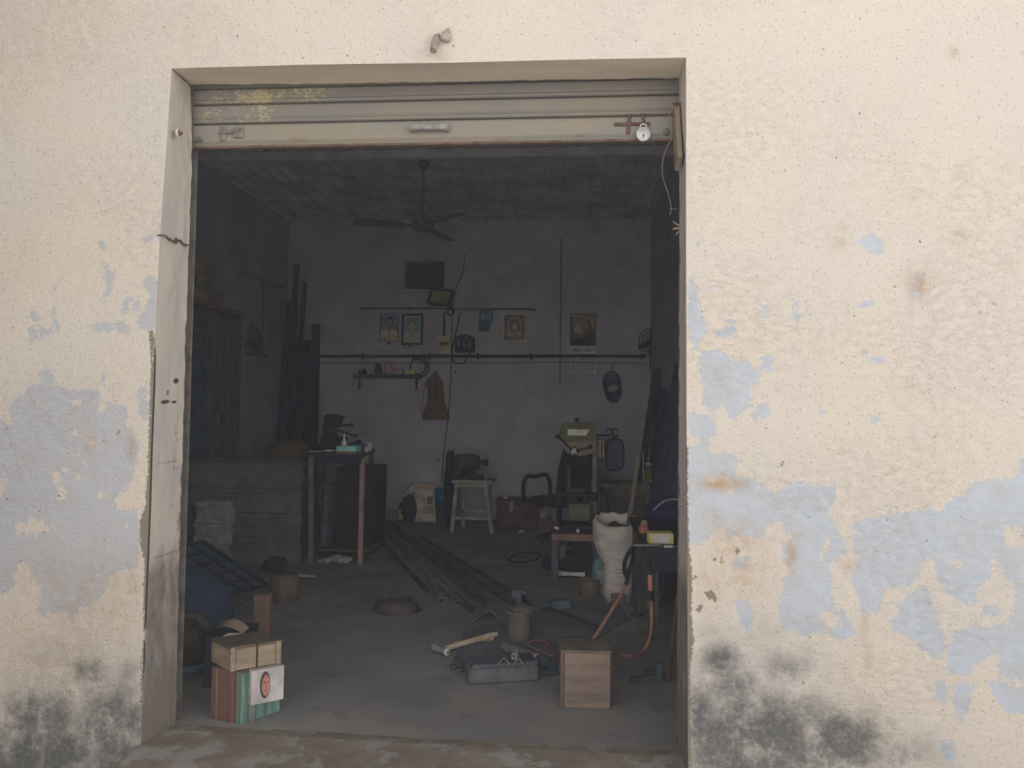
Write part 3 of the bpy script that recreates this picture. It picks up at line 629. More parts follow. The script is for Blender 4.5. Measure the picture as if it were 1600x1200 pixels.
picture('framed_portrait', (593, 490, 623, 533), 'portrait of a person in a pink cream shirt before blue, left of the black frame', portrait(vm('cream shirt', (84, 76, 70), 7), vm('blue ground', (56, 66, 74), 7), vm('dark hair', (48, 46, 48), 7), vm('skin print', (74, 64, 58), 7)), 1, .008, frame_mat=vm('thin brown frame', (62, 56, 54), 7))
picture('framed_portrait', (627, 490, 661, 539), 'black framed portrait of a person in olive against teal, right of the pink one', portrait(vm('olive shirt', (76, 76, 66), 7), vm('teal ground', (55, 70, 76), 7), vm('brown hair', (60, 58, 54), 7), vm('skin print 2', (78, 74, 64), 7), vm('pale mount', (76, 78, 80), 7)), 1, .028, frame_mat=BLK)
for a, b, lab in ((607, 537, 'small dark lamp holder under the pink portrait'), (641, 541, 'small dark lamp holder under the black framed portrait')):
    c = PY(a, b, YB-.02); single('lamp_holder', MB().box((c.x, YB-.02, c.z), (.055, .04, .018)).cyl((c.x, YB-.02, c.z), (c.x, YB-.02, c.z+.045), .009), cable, lab, 'holder')
def small_pic(poly):
    poly(FULL, vm('night blue print', (48, 54, 64), 7), 0); poly(ell(.35, .7, .2, .16), vm('blue figure', (60, 66, 78), 7), 1); poly([(.1, .1), (.6, .1), (.5, .5), (.2, .55)], vm('green dark', (46, 52, 50), 7), 1)
    poly(ell(.72, .72, .16, .2), vm('grey figure', (64, 66, 70), 7), 1)
t = picture('small_print', (748, 485, 770, 518), 'small dark blue unframed print with a pale tag at its corner', small_pic, 0, .0)
c = PY(767, 511, YB-.015); MB().flat([(c.x-.03, YB-.014, c.z-.05), (c.x+.02, YB-.014, c.z-.055), (c.x+.03, YB-.014, c.z+.01), (c.x+.01, YB-.014, c.z+.06), (c.x-.012, YB-.014, c.z+.0)]).build('paper_tag', vm('pale tag', (108, 106, 96), 7), t)
def ornate(poly):
    m1, m2, m3 = vm('ornate ground', (60, 57, 55), 7), vm('ornate arch', (72, 66, 60), 7), vm('ornate mid', (80, 74, 68), 7)
    poly(FULL, m1, 0); poly([(.12, .06), (.88, .06), (.88, .6)]+ell(.5, .6, .38, .33, 14, 0, PI)+[(.12, .6)], m2, 1)
    poly([(.2, .08), (.8, .08), (.8, .58)]+ell(.5, .58, .3, .26, 14, 0, PI)+[(.2, .58)], m1, 2)
    poly(ell(.5, .5, .13, .16), m3, 3); poly([(.3, .1), (.7, .1), (.6, .4), (.4, .4)], m2, 3)
    for u in (.26, .74):
        poly(ell(u, .25, .08, .1), m3, 3)
    for i in range(5): poly(ell(.2+.15*i, .14, .05, .05, 10), m2, 4)
picture('gilt_picture', (785, 489, 823, 534), 'gilt framed ornamental arch picture right of the small dark print', ornate, 1, .026, frame_mat=vm('old gilt', (92, 80, 62), 7, rough=.4))
# calendar
a, b = PY(890, 583, YW), PY(932, 490, YW)
t = thing('wall_calendar', ((a.x+b.x)/2, YB, a.z), 'paper wall calendar with a brown picture above two date pages', 'calendar')
zm = PY(900, 540, YW).z
mb = MB(); mats = [vm('sepia print', (54, 51, 49), 7), vm('sepia light', (80, 68, 56), 7), vm('sepia dark', (44, 44, 46), 7), vm('sepia gold', (66, 60, 52), 7)]
R = lambda u0, v0, u1, v1, i, l: mb.flat([(a.x+(b.x-a.x)*u, YB-.008-.0012*l, zm+(b.z-zm)*v) for u, v in ((u0, v0), (u1, v0), (u1, v1), (u0, v1))], i)
R(0, 0, 1, 1, 0, 0); R(.1, .55, .95, .97, 3, 1); R(.05, .0, .95, .3, 2, 1); R(.02, .9, .6, .96, 1, 2); R(.1, .64, .5, .70, 1, 2)
for u, v, ru, rv, i in ((.3, .45, .16, .2, 1), (.62, .55, .2, .24, 3), (.65, .78, .12, .1, 1), (.3, .3, .2, .1, 3), (.75, .35, .16, .12, 2), (.8, .7, .1, .2, 1)):
    mb.flat([(a.x+(b.x-a.x)*p, YB-.0115, zm+(b.z-zm)*q) for p, q in ell(u, v, ru, rv)], i)
mb.mi = 0; mb.box(((a.x+b.x)/2, YB-.004, (zm+b.z)/2), (b.x-a.x, .006, b.z-zm), bev=0)
mb.build('picture_sheet', mats, t)
mb = MB(); mats = [vm('calendar paper', (85, 78, 77), 7), vm('calendar ink', (58, 52, 54), 7), vm('calendar head', (86, 78, 76), 7)]
h = zm-a.z; mb.box(((a.x+b.x)/2, YB-.006, (a.z+zm)/2), (b.x-a.x, .008, h), bev=0)
R2 = lambda u0, v0, u1, v1, i, l: mb.flat([(a.x+(b.x-a.x)*u, YB-.0105-.0006*l, a.z+h*v) for u, v in ((u0, v0), (u1, v0), (u1, v1), (u0, v1))], i)
R2(.04, .72, .96, .96, 2, 0)
for u in (.12, .58): R2(u, .80, u+.30, .84, 1, 1); R2(u, .88, u+.24, .91, 1, 1)
R2(.0, .68, 1, .70, 1, 0); R2(.0, .50, 1, .515, 1, 0); R2(.49, .06, .51, .68, 1, 0)
for u in (.06, .55):
    R2(u, .56, u+.36, .62, 1, 1)
    for i in range(7):
        for j in range(5): R2(u+.055*i, .08+.08*j, u+.055*i+.028, .08+.08*j+.035, 1, 1)
mb.build('date_sheet', mats, t)
# wall box and switch panel
a, b = PY(684, 553, YW), PY(705, 525, YW)
t = thing('wall_box', ((a.x+b.x)/2, YB, a.z), 'beige wooden wall box with crossed dark marks left of the switch panel', 'box')
MB().box(((a.x+b.x)/2, YB-.03, (a.z+b.z)/2), (b.x-a.x, .06, b.z-a.z)).build('case', vm('beige box wood', (86, 74, 64), 7), t)
c = (a+b)/2; mb = MB()
for ang in (.35, -.5, .1): mb.box((c.x, YB-.063, c.z+.03*math.sin(ang*7)), (.12, .006, .012), (0, ang, 0), 0)
mb.build('marks', BLK, t)
a, b = PY(711, 551, YW), PY(742, 527, YW)
t = thing('switch_panel', ((a.x+b.x)/2, YB, a.z), 'dark switch panel with three fuse covers and a bundle of cables', 'switchboard')
MB().box(((a.x+b.x)/2, YB-.02, (a.z+b.z)/2), (b.x-a.x, .04, b.z-a.z)).build('board', cable, t)
for k in range(3):
    x = a.x+(b.x-a.x)*(.2+.28*k); MB().box((x, YB-.055, (a.z+b.z)/2+.02), (.05, .03, .11), bev=.01).build('fuse', vm('fuse grey', (58, 57, 60), 7), t)
MB().tube(curve([PY(713, 528, YB-.05), PY(720, 525, YB-.06), PY(730, 524, YB-.07), PY(738, 530, YB-.08), PY(741, 540, YB-.07), PY(738, 550, YB-.05)], 5), .016, 8).build('cable', cable, t)
# floodlight
c = PY(688, 464, YB-.22)
t = thing('floodlight', PY(700, 481, YB-.05), 'black floodlight with a dim olive glass tilted below the ventilator', 'floodlight')
Rm = Matrix.Translation(c) @ Euler((math.radians(-18), math.radians(8), math.radians(-20))).to_matrix().to_4x4()
MB(Rm).box((0, .04, 0), (.33, .07, .23), bev=.02).box((0, 0, .105), (.34, .05, .03)).box((0, 0, -.105), (.34, .05, .03)).box((.155, 0, 0), (.03, .05, .2)).box((-.155, 0, 0), (.03, .05, .2)).build('housing', vm('black housing', (44, 46, 50), 7), t)
MB(Rm).box((0, -.006, 0), (.27, .02, .17)).build('glass', vm('dim glass', (66, 64, 52), 7, rough=.3), t)
MB().tube(curve([PY(700, 474, YB-.16), PY(706, 478, YB-.1), PY(700, 484, YB-.02)], 5), .02, 8).build('bracket', vm('black housing', (44, 46, 50), 7), t)
mb = MB().ring(PY(704, 488, YB-.035), (0, 1, 0), .045, .011, 18, 6); single('cable_coil', mb, cable, 'small coil of cable under the floodlight at the thin conduit', 'coil')
# shelf and things on it
a, b = PY(551, 590, YB-.15), PY(655, 580, YB-.15); zs_ = (a.z+b.z)/2-.0
t = thing('wall_shelf', ((a.x+b.x)/2, YB, zs_-.03), 'dark shelf on the back wall left of the apron', 'shelf')
MB().box(((a.x+b.x)/2, YB-.08, zs_-.022), (b.x-a.x, .16, .05)).build('plank', vm('dark green shelf', (47, 52, 54), 7), t)
for x in (a.x+.06, b.x-.06): MB().box((x, YB-.02, zs_-.12), (.03, .03, .16)).build('bracket', vm('shelf bracket', (56, 52, 52), 7), t)
zt = zs_+.004
def on_shelf(px): return PY(px, 580, YB-.1).x
x = on_shelf(566); t = thing('torch', (x, YB-.1, zt), 'small black torch with a white strip at the left end of the shelf', 'torch')
MB().box((x, YB-.09, zt+.035), (.1, .07, .07), bev=.012).build('body', cable, t); MB().box((x, YB-.13, zt+.045), (.012, .012, .05), bev=.003).build('lens', vm('white strip', (200, 205, 210), 7), t)  # slim white piece on the front of the body
x = on_shelf(591); mb = MB().lathe([(0, 0), (.05, .0), (.055, .05), (.04, .09), (.045, .12), (.02, .15), (0, .155)], (x, YB-.09, zt), n=16); single('figurine', mb, vm('dark figurine', (50, 50, 50), 7), 'dark rounded figurine standing near the middle of the shelf', 'figurine')
x = on_shelf(607); t = thing('print_card', (x, YB-.1, zt), 'reddish picture card of a person propped on the shelf', 'card')
MB().box((x, YB-.10, zt+.075), (.11, .012, .15), (.08, 0, 0)).build('card', vm('red card', (76, 58, 58), 7), t)
mb = MB(); mb.ball((x, YB-.115, zt+.1), (.022, .005, .028), 10, 6); mb.ball((x, YB-.113, zt+.05), (.042, .005, .03), 10, 6); mb.build('print', vm('pink figure', (98, 78, 72), 7), t)
x = on_shelf(622); single('pink_box', MB().box((x, YB-.09, zt+.045), (.115, .1, .09)), vm('pink carton', (88, 66, 66), 7), 'dull pink carton on the shelf between the red card and the yellow box', 'box')
x = on_shelf(641); t = thing('yellow_box', (x, YB-.09, zt), 'yellow box with a pale stripe at the right end of the shelf', 'box')
MB().box((x, YB-.09, zt+.038), (.13, .1, .076)).build('carton', vm('yellow carton', (92, 84, 52), 7), t); MB().box((x+.012, YB-.142, zt+.04), (.02, .004, .07), bev=0).build('stripe', vm('pale stripe', (130, 124, 100), 7), t)
mb = MB(); c = PY(655, 573, YB-.05)
for k in range(4): mb.ring(c+V((.012*(k-1.5), -.012*k, .01*math.sin(k*2))), (.1*math.sin(k), 1, .1), .1+.012*k, .006, 24, 5)
single('wire_coil', mb, cable, 'loose coil of black wire hanging at the right end of the shelf', 'coil')
c = PY(653, 602, YB-.02); single('paper_slip', MB().prism([(-.03, -.05), (.03, -.04), (.035, .02), (.0, .05), (-.03, .03)], (1, 0, 0), (0, 0, 1), (c, (0, .006, 0))), vm('pinkish slip', (88, 78, 74), 7), 'small pale slip stuck to the wall under the shelf end', 'paper')
# apron
O = [(679, 580), (686, 588), (692, 598), (692, 612), (694, 630), (699, 642), (703, 655), (688, 656), (672, 656), (659, 656), (662, 640), (667, 625), (668, 608), (664, 600), (666, 594), (673, 588)]
P = [PY(a, b, YB-.05) for a, b in O]; cx = PY(681, 620, YB-.05).x
t = thing('hanging_apron', PY(680, 580, YB-.02), 'olive cloth apron hanging from a nail on the back wall', 'apron')
mb = MB(); rows = [(580, 678, 681), (588, 673, 686), (594, 667, 690), (600, 664, 692), (608, 668, 692), (618, 668, 693), (630, 666, 694), (642, 662, 699), (650, 660, 701), (656, 659, 703)]
vs, fs, nu = [], [], 14
for y_, l_, r_ in rows:
    for i in range(nu+1):
        u = i/nu; q = PY(l_+(r_-l_)*u, y_, YB-.05); dp = .022*math.sin(u*PI*5+y_*.02)*min(1, (y_-578)/40); vs.append((q.x, YB-.05+dp-.03*math.sin(u*PI), q.z))
for j in range(len(rows)-1):
    for i in range(nu): k = j*(nu+1)+i; fs.append((k, k+1, k+nu+2, k+nu+1))
mb.add(vs+[(v[0], YB-.012, v[2]) for v in vs], fs+[tuple(len(vs)+i for i in f) for f in fs], True); mb.build('cloth', vm('olive cloth', (58, 52, 42), 7, stretch=(1, 1, .4)), t)
MB().cyl(PY(680, 579, YB+.01), PY(680, 579, YB-.07), .007, n=8).build('nail', cable, t)
MB().tube(curve([PY(665, 598, YB-.05), PY(661, 622, YB-.05), PY(659, 640, YB-.05), PY(661, 652, YB-.04)], 5), .005, 6).build('tie_string', vm('apron string', (56, 52, 48), 7), t)
# coils at right, belt loop
c = PY(957, 604, YB-.05); m = vm('dark hose', (47, 50, 54), 7); t = thing('hose_coil', PY(957, 580, YB-.03), 'oval coil of dark hose hanging on the back wall right of the calendar', 'coil')
for k in range(5): MB().ring(c+V((.004*k-.01, -.018*k+.02, .06-.035*k)), (0, 1, .05), .112-.004*k, .012, 28, 6, 1, 1.25, (0, 0, 1)).build('turn', m, t)
MB().cyl(PY(957, 566, YB-.02), PY(957, 586, YB-.03), .005, n=6).build('string', m, t)
for a, b, lab in ((711, 581, 'dark nail in the back wall right of the apron nail'), (684, 719, 'dark nail low on the back wall left of the bench grinder')):
    single('wall_nail', MB().cyl(PY(a, b, YB+.01), PY(a, b, YB-.04), .012, n=8), cable, lab, 'nail')
# electric cluster in the right corner
c = PY(1018, 535, YB-.12); m = vm('cluster black', (46, 47, 51), 7)
t = thing('wall_fan', PY(1018, 560, YB), 'dark wall fan in the far right corner above the conduit end', 'fan')
MB().lathe([(.0, 0), (.05, 0), (.06, .05), (.05, .12), (0, .13)], c+V((0, .1, 0)), (0, -1, 0), 16).build('motor', m, t)
mb = MB()
for k in range(4): mb.ring(c+V((0, -.03, 0)), (.35, -1, .1), .05+.045*k, .006, 28, 5)
mb.build('guard', m, t)
for k in range(3):
    a_ = 1.45+k*2*PI/3; d_ = V((math.cos(a_), 0, math.sin(a_))); MB().bar(c+d_*.03+V((0, -.02, 0)), c+d_*(.27 if k == 0 else .19)+V((0, -.03, 0)), .07, .006, up=(0, 1, .4)).build('blade', m, t)
MB().cyl(c+V((.0, .08, 0)), PY(1017, 575, YB-.02), .02).build('bracket', m, t)
wirething('fan_cable', [(1022, 548), (1034, 552), (1046, 538), (1058, 530)], .012, m, 'dark cable sweeping from the corner fan along the right wall', YB-.1)

# ceiling fan
hub = PZ(660, 352, 3.38); FM = vm('dusty fan brown', (54, 52, 55), 6)
t = thing('ceiling_fan', (hub.x, hub.y, 3.3), 'dusty dark ceiling fan with three blades', 'fan')
MB().cyl((hub.x, hub.y, 3.42), (hub.x, hub.y, ZC+.05), .014).lathe([(0, 0), (.05, 0), (.06, .05), (.02, .09), (0, .09)], (hub.x, hub.y, ZC-.06), n=16).build('down_rod', FM, t)
MB().lathe([(0, 0), (.06, .0), (.11, .02), (.12, .06), (.1, .1), (.04, .12), (0, .12)], (hub.x, hub.y, 3.32), n=24).build('motor', FM, t)
tips = [PZ(708, 380, 3.36), PZ(612, 356, 3.36), PZ(752, 340, 3.40)]
ang0 = math.atan2(tips[0].y-hub.y, tips[0].x-hub.x)
for k in range(3):
    a_ = ang0+k*2*PI/3; d_ = V((math.cos(a_), math.sin(a_), 0)); n_ = V((-d_.y, d_.x, 0)); o_ = V((hub.x, hub.y, 3.37))
    mb = MB(); pts = [(.1, -.025), (.16, -.03), (.22, -.075), (.62, -.09), (.70, -.06), (.70, .06), (.62, .09), (.22, .075), (.16, .03), (.1, .025)]
    mb.prism(pts, d_, n_+V((0, 0, .16)), (o_, (0, 0, .006))); mb.build('blade', FM, t)

# ================================================================== LEFT SIDE
# tall wooden cupboard against the left wall
CB = vm('brown cupboard wood', (57, 54, 49), 4, sc=5, stretch=(3, 3, .5)); CB2 = vm('blue grey door sheet', (50, 53, 57), 4)
yA, yB2, zT, xf = 3.05, PX(378, 610, -1.88).y, PX(300, 466, -1.88).z, -1.88
t = thing('cupboard', ((XL+xf)/2, (yA+yB2)/2, 0), 'tall brown wooden cupboard against the left wall with one blue grey door', 'cupboard')
MB().box(((XL+xf)/2+.01, (yA+yB2)/2, (zT-.05)/2), (xf-XL-.06, yB2-yA-.02, zT-.06)).build('body', CB, t)
MB().box(((XL+xf)/2+.02, (yA+yB2)/2, zT-.025), (xf-XL, yB2-yA+.06, .05)).build('top_board', vm('lighter top board', (60, 52, 46), 4), t)
ym = PX(328, 600, xf).y
for y0, y1, m in ((yA+.03, ym-.01, CB2), (ym+.01, yB2-.03, CB)):
    d = MB().box((xf-.018, (y0+y1)/2, (zT-.1)/2+.03), (.03, y1-y0, zT-.14), bev=.005).build('door', m, t)
    for z0, z1 in ((.2, 1.15), (1.3, zT-.25)):
        MB().box((xf, (y0+y1)/2, (z0+z1)/2), (.012, y1-y0-.16, z1-z0), bev=.004).build('door_panel', m, d)
    if m is CB:
        P = PX(345, 655, xf); MB().box((xf+.008, P.y, P.z), (.012, .05, .12)).cyl((xf, P.y, P.z), (xf+.05, P.y, P.z), .014).build('lock_handle', vm('dark handle', (50, 47, 46), 4), d)
z = zT+.002
def carton(name, px, y, size, m, label, rot=0.1):
    p = PX(px[0], px[1], -2.07); size = tuple(q*1.12 for q in size); c = V((p.x, p.y, z+size[2]/2)); mb = MB().box(c, size, (0, 0, rot), .005)
    mb.box(c+V((0, 0, size[2]/2+.003)), (size[0]*.9, .04, .006), (0, 0, rot), 0); return single(name, mb, m, label, 'box')
carton('carton', (310, 420), 3.62, (.22, .24, .40), vm('ochre carton', (66, 62, 55), 4), 'ochre carton standing on the cupboard top nearest the doorway')
carton('red_tin', (336, 450), 3.84, (.13, .14, .17), vm('dull red tin', (66, 55, 52), 4), 'dull red box on the cupboard top beside the ochre carton', .3)
for px, y, d, lab in ((351, 3.98, (.08, .09, .10), 'dark bundle on the cupboard top behind the dull red box'), (359, 4.24, (.08, .08, .17), 'tall dark bundle at the far end of the cupboard top')):
    p = PX(px, 440, -2.08); single('cloth_bundle', MB().ball((p.x, y, z+d[2]*1.05), d, 16, 10, .18, 2.5, px), vm('dark bundle cloth', (54, 55, 54), 4), lab, 'bundle')
# pipe, conduit and switch on the left wall
pipe_ = lambda pts, r, m, lab: single('conduit_pipe', MB().tube([PX(a, b, XL+r+.004) for a, b in pts], r, 10), m, lab, 'pipe')
pipe_([(368, 424), (444, 449)], .02, vm('grey wall pipe', (58, 58, 62), 6), 'grey pipe running along the upper left wall')
pipe_([(411, 440), (410, 552)], .012, vm('dark wall conduit', (53, 53, 57), 6), 'dark upright conduit on the left wall under the grey pipe')
P = PX(395, 530, XL); t = thing('switch_fitting', P, 'round dark switch fitting hung on the left wall beside the cupboard', 'fitting')  # round switch fitting hung by its cord
m = vm('fitting black', (50, 50, 53), 6)
MB().lathe([(0, 0), (.16, 0), (.17, .03), (.1, .07), (0, .08)], P+V((.002, 0, 0)), (1, 0, 0), 20).build('plate', m, t)
MB().tube([PX(383, 546, XL+.04), PX(394, 508, XL+.03), PX(406, 540, XL+.04)], .012, 6).build('cord', m, t)
pipe_([(380, 553), (419, 556)], .016, vm('dark wall conduit', (53, 53, 57), 6), 'short dark pipe along the left wall beneath the round fitting')

# long sections leaning in the far left corner
BARM = vm('dark mill steel', (46, 46, 50), 6, sc=4, stretch=(2, 2, .4))
bars = [((463, 412), (436, 820), .06, 'L', 'tallest dark angle bar leaning in the far left corner'), ((475.5, 440), (448, 822), .05, 'O', 'thin tube leaning second tallest in the far left corner'),
        ((493, 505), (486, 826), .10, 'U', 'wide dark channel standing at the right end of the leaning bars'), ((452, 470), (424, 818), .06, 'L', 'dark angle bar leaning left of the tallest bar'),
        ((468, 527), (458, 822), .09, 'U', 'dark channel leaning under the thin tube'), ((480, 530), (472, 824), .09, 'U', 'dark channel leaning beside the wide right hand channel'),
        ((451, 522), (442, 815), .07, 'O', 'short dark tube leaning at the left of the bars'), ((458, 482), (441, 820), .08, 'L', 'broad angle bar leaning between the tallest bars')]
for i, (a, b, wd, kd, lab) in enumerate(bars):
    k8 = (1, 4, 7, 2, 6, 5, 0, 3)[i]; p1 = PY(*a, YB-.09-.1*k8); p0 = PY(*b, 6.75-.1*k8); p0.z = .002
    single('steel_bar', MB().angle(p0, p1, wd, .008, up=(0, 1, 0), kind=kd), BARM, lab, 'bar', 'steel sections leaning in the far left corner')

# ribbed shutter sheets
def ribbed(name, x0, x1, y, z0, rows, h, lip, m, lean=.05):
    pr = []
    for k in range(rows):
        zb = z0+h*k
        pr += [(-.0, zb), (-.03, zb+.006), (-.03, zb+lip), (0, zb+lip+.012), (.008, zb+h*.55)]
    pr.append((0, z0+h*rows)); pr += [(-.035, z0+h*rows+.004), (-.035, z0+h*rows+.05), (0, z0+h*rows+.06)]
    n = len(pr); F = lambda q: (y+q[0]+lean*(q[1]-z0), q[1]); mb = MB()
    vs = [(x+(.02*math.sin(q[1]*17) if x == x1 else 0), *F(q)) for x in (x0, x1) for q in pr]+[(x, F(q)[0]+.012, F(q)[1]) for x in (x0, x1) for q in pr]
    fs = [(i, i+1, n+i+1, n+i) for i in range(n-1)]+[(2*n+i, 3*n+i, 3*n+i+1, 2*n+i+1) for i in range(n-1)]+[(i, 2*n+i, 2*n+i+1, i+1) for i in range(n-1)]+[(n+i, n+i+1, 3*n+i+1, 3*n+i) for i in range(n-1)]+[(0, n, 3*n, 2*n), (n-1, 3*n-1, 4*n-1, 2*n-1)]
    mb.add(vs, fs); return mb
SH = vm('olive grey shutter sheet', (57, 57, 56), 3.7, sc=4)
xr_ = PY(464, 800, 3.72).x
t = thing('shutter_sheets', (-1.2, 3.85, 0), 'stack of wide ribbed grey shutter sheets leaning at the left side', 'sheets')
for k, dz in ((0, 0), (1, .02), (2, .01)):
    ribbed('x', -1.84, xr_+(.0, .0, -.02)[k], 3.72+.07*k, .005, 4, .222+.004*k, .035, SH, .03).build('ribbed_sheet', SH, t)
MB().box((-1.34, 4.03, .45), (.96, .08, .9), bev=.01).build('backing_board', vm('dark backing', (50, 50, 50), 4), t)
x0, x1 = PY(301, 800, 3.5).x, PY(360, 800, 3.5).x
ribbed_m = vm('cream shutter offcut', (71, 70, 67), 3.4)
t = thing('shutter_offcut', ((x0+x1)/2, 3.5, 0), 'short pale ribbed shutter offcut in front of the grey sheets', 'sheet')
ribbed('x', x0, x1, 3.5, .005, 3, .185, .03, ribbed_m, .12).build('ribbed_sheet', ribbed_m, t)
# gunny roll behind the sheets
p = PY(449, 700, 4.35)
mb = MB().lathe([(0, 0), (.22, 0), (.235, .3), (.23, .8), (.225, 1.0), (.19, 1.1), (.1, 1.14), (0, 1.12)], (p.x, 4.42, 0), n=24)
single('gunny_roll', mb, vm('old gunny', (54, 51, 48), 4.4), 'upright roll of old brown gunny behind the ribbed sheets', 'roll')

# workbench
zt = PY(525, 709, 3.95).z
legs = [((487, 706), (486, 886), 3.92), ((567, 708), (563, 884), 4.0), ((580, 704), (577, 850), 5.0), ((503, 702), (502, 850), 5.0)]
t = thing('workbench', (-.5, 4.5, 0), 'steel workbench with rust brown legs beside the leaning sheets', 'bench')
tp = [PY(*legs[k][0], legs[k][2]) for k in range(4)]
LG = vm('rust brown leg', (74, 64, 60), 4, sc=6, stretch=(2, 2, .5)); LG2 = vm('grey leg', (62, 59, 57), 4)
for k, (a, b, y) in enumerate(legs):
    p = PY(*a, y); q = PY(*b, y); q.z = 0; p.z = zt-.03; MB().bar(q, p, .045, .045, up=(0, 1, 0), bev=.004).build('leg', (LG2, LG, LG2, LG2)[k], t)
xa, xb = tp[0].x-.03, tp[2].x+.02
BT = vm('oily bench top', (47, 48, 52), 4)
mb = MB(); mb.prism([(tp[0].x-.03, 3.86), (tp[1].x+.03, 3.9), (tp[2].x+.03, 5.05), (tp[3].x-.03, 5.05)], (1, 0, 0), (0, 1, 0), ((0, 0, zt-.03), (0, 0, .03))); mb.build('top', BT, t)
MB().box(((tp[0].x+tp[1].x)/2, 3.95, zt-.06), (tp[1].x-tp[0].x, .02, .06)).build('apron_rail', BT, t)
MB().box(((tp[0].x+tp[1].x)/2+.03, 4.55, .1), (tp[1].x-tp[0].x+.02, .9, .02)).build('lower_shelf', vm('shelf steel', (58, 54, 54), 4), t)
DB = vm('dark locker', (43, 44, 46), 4.3)
cx = (tp[0].x+tp[1].x)/2
t = thing('steel_locker', (cx+.03, 4.6, .112), 'dark steel locker standing on the lower shelf under the workbench', 'locker')
MB().box((cx+.06, 4.62, .5), (.36, .6, .77), bev=.008).build('body', DB, t); MB().box((cx+.06, 4.315, .5), (.32, .012, .71), bev=.003).build('door', DB, t)
single('steel_sheet', MB().box((cx-.175, 4.42, .42), (.05, .5, .6), (0, .05, 0), .002), vm('grey offcut', (54, 54, 58), 4), 'narrow grey steel sheet standing beside the locker under the workbench', 'sheet')
# hand press on the bench
HP = vm('press black', (44, 45, 48), 4.8); c = PY(520, 680, 4.75); c.z = zt
t = thing('hand_press', c, 'dark cast iron hand press with ball ended levers at the back of the workbench', 'press')
MB().box(c+V((.0, 0, .02)), (.3, .26, .04), bev=.01).box(c+V((.02, 0, .08)), (.24, .2, .12), bev=.02).build('base', HP, t)
MB().tube([c+V((-.02, 0, .1)), c+V((-.04, 0, .25)), c+V((-.03, 0, .36))], [.08, .07, .06], 12).box(c+V((-.0, 0, .3)), (.16, .14, .14), bev=.02).build('column', HP, t)
for a, b, rr in (((522, 658), (536, 652.5), .008), ((528, 668), (549, 664), .01), ((530, 678), (556, 681), .012), ((512, 664), (508.5, 655), .012), ((517, 662), (517, 655), .012)):
    p, q = PY(*a, 4.75), PY(*b, 4.72); l = MB().cyl(p.lerp(c+V((-.02, 0, .3)), .3), q, rr, rr*.8, 10).build('lever', HP, t); MB().ball(q, (.021, .021, .021), 10, 7).build('knob', HP, l)
zt += .001
p = PY(543, 712, 3.98); t = thing('blue_box', (p.x, 3.99, zt), 'flat sky blue box at the front edge of the workbench', 'box')
MB().box((p.x, 4.02, zt+.012), (.19, .2, .024), bev=.002).build('tray', vm('reddish board', (66, 56, 55), 4), t); MB().box((p.x, 4.02, zt+.05), (.185, .19, .05), bev=.003).build('box', vm('sky blue box', (64, 108, 126), 4), t)
p = PY(537, 700, 4.0); zb = zt+.0755; t = thing('glue_bottle', (p.x, 4.01, zb), 'white bottle with a tall nozzle standing on the sky blue box', 'bottle')
MB().lathe([(0, 0), (.024, 0), (.026, .006), (.026, .038), (.02, .046), (.012, .05)], (p.x, 4.01, zb), n=16).build('bottle', vm('white plastic', (116, 106, 98), 4), t)
MB().lathe([(.013, .048), (.012, .065), (.004, .118), (0, .12)], (p.x, 4.01, zb), n=12).build('nozzle', vm('cream nozzle', (108, 102, 90), 4), t)
p = PY(520, 699, 4.2); a, b = PY(512, 697, 4.25), PY(528, 695, 4.25); t = thing('brush', (a.x, 4.25, zt), 'pale brush lying on the workbench behind the white bottle', 'brush')
MB().bar((a.x-.02, 4.25, zt+.012), (a.x+.05, 4.25, zt+.014), .05, .02).build('bristles', vm('pale bristle', (104, 100, 88), 4), t); MB().bar((a.x+.05, 4.25, zt+.014), (b.x+.02, 4.27, zt+.014), .02, .014).build('handle', vm('pale handle', (86, 84, 76), 4), t)
a, b = PY(483, 700, 4.0), PY(508, 698, 4.1); single('rag_strip', MB().tube(curve([(a.x, 4.0, zt+.014), (a.x+.05, 4.02, zt+.01), (b.x-.03, 4.05, zt+.016), (b.x, 4.1, zt+.02)], 5), [.012]*16, 8, flat=.6), vm('grey rag', (76, 74, 72), 4), 'twisted grey rag strip at the left corner of the workbench', 'rag')
p = PY(572, 702, 4.3); t = thing('pink_can', (p.x, 4.32, zt), 'small pinkish can at the right edge of the workbench', 'can')
MB().lathe([(0, 0), (.022, 0), (.022, .05), (.018, .055), (0, .055)], (p.x, 4.32, zt), n=14).build('can', vm('pink can', (92, 80, 78), 4), t)
p = PY(578, 704, 4.5); mb = MB().lathe([(0, 0), (.022, 0), (.022, .075), (.019, .08), (0, .08)], (p.x-.005, 4.5, zt), n=14); single('silver_can', mb, vm('silver can', (90, 92, 90), 4), 'small silver can beside the pinkish can on the workbench', 'can')
p = PY(555, 694, 4.3); t = thing('green_bottle', (p.x, 4.32, zt), 'dark green squat bottle behind the sky blue box', 'bottle')
MB().lathe([(0, 0), (.08, 0), (.085, .02), (.085, .07), (.06, .095), (0, .1)], (p.x, 4.32, zt), n=18).build('bottle', vm('dark green', (46, 52, 52), 4), t); MB().lathe([(.02, .095), (.02, .12), (0, .12)], (p.x+.02, 4.32, zt), n=12).build('cap', HP, t)
p = PY(563, 686, 4.6); mb = MB().tube([V((p.x, 4.6, zt)), V((p.x, 4.6, zt+.05)), V((p.x-.004, 4.6, zt+.1))], [.02, .028, .018], 10); single('oil_can', mb, HP, 'small dark oil can standing at the back right of the workbench', 'can')
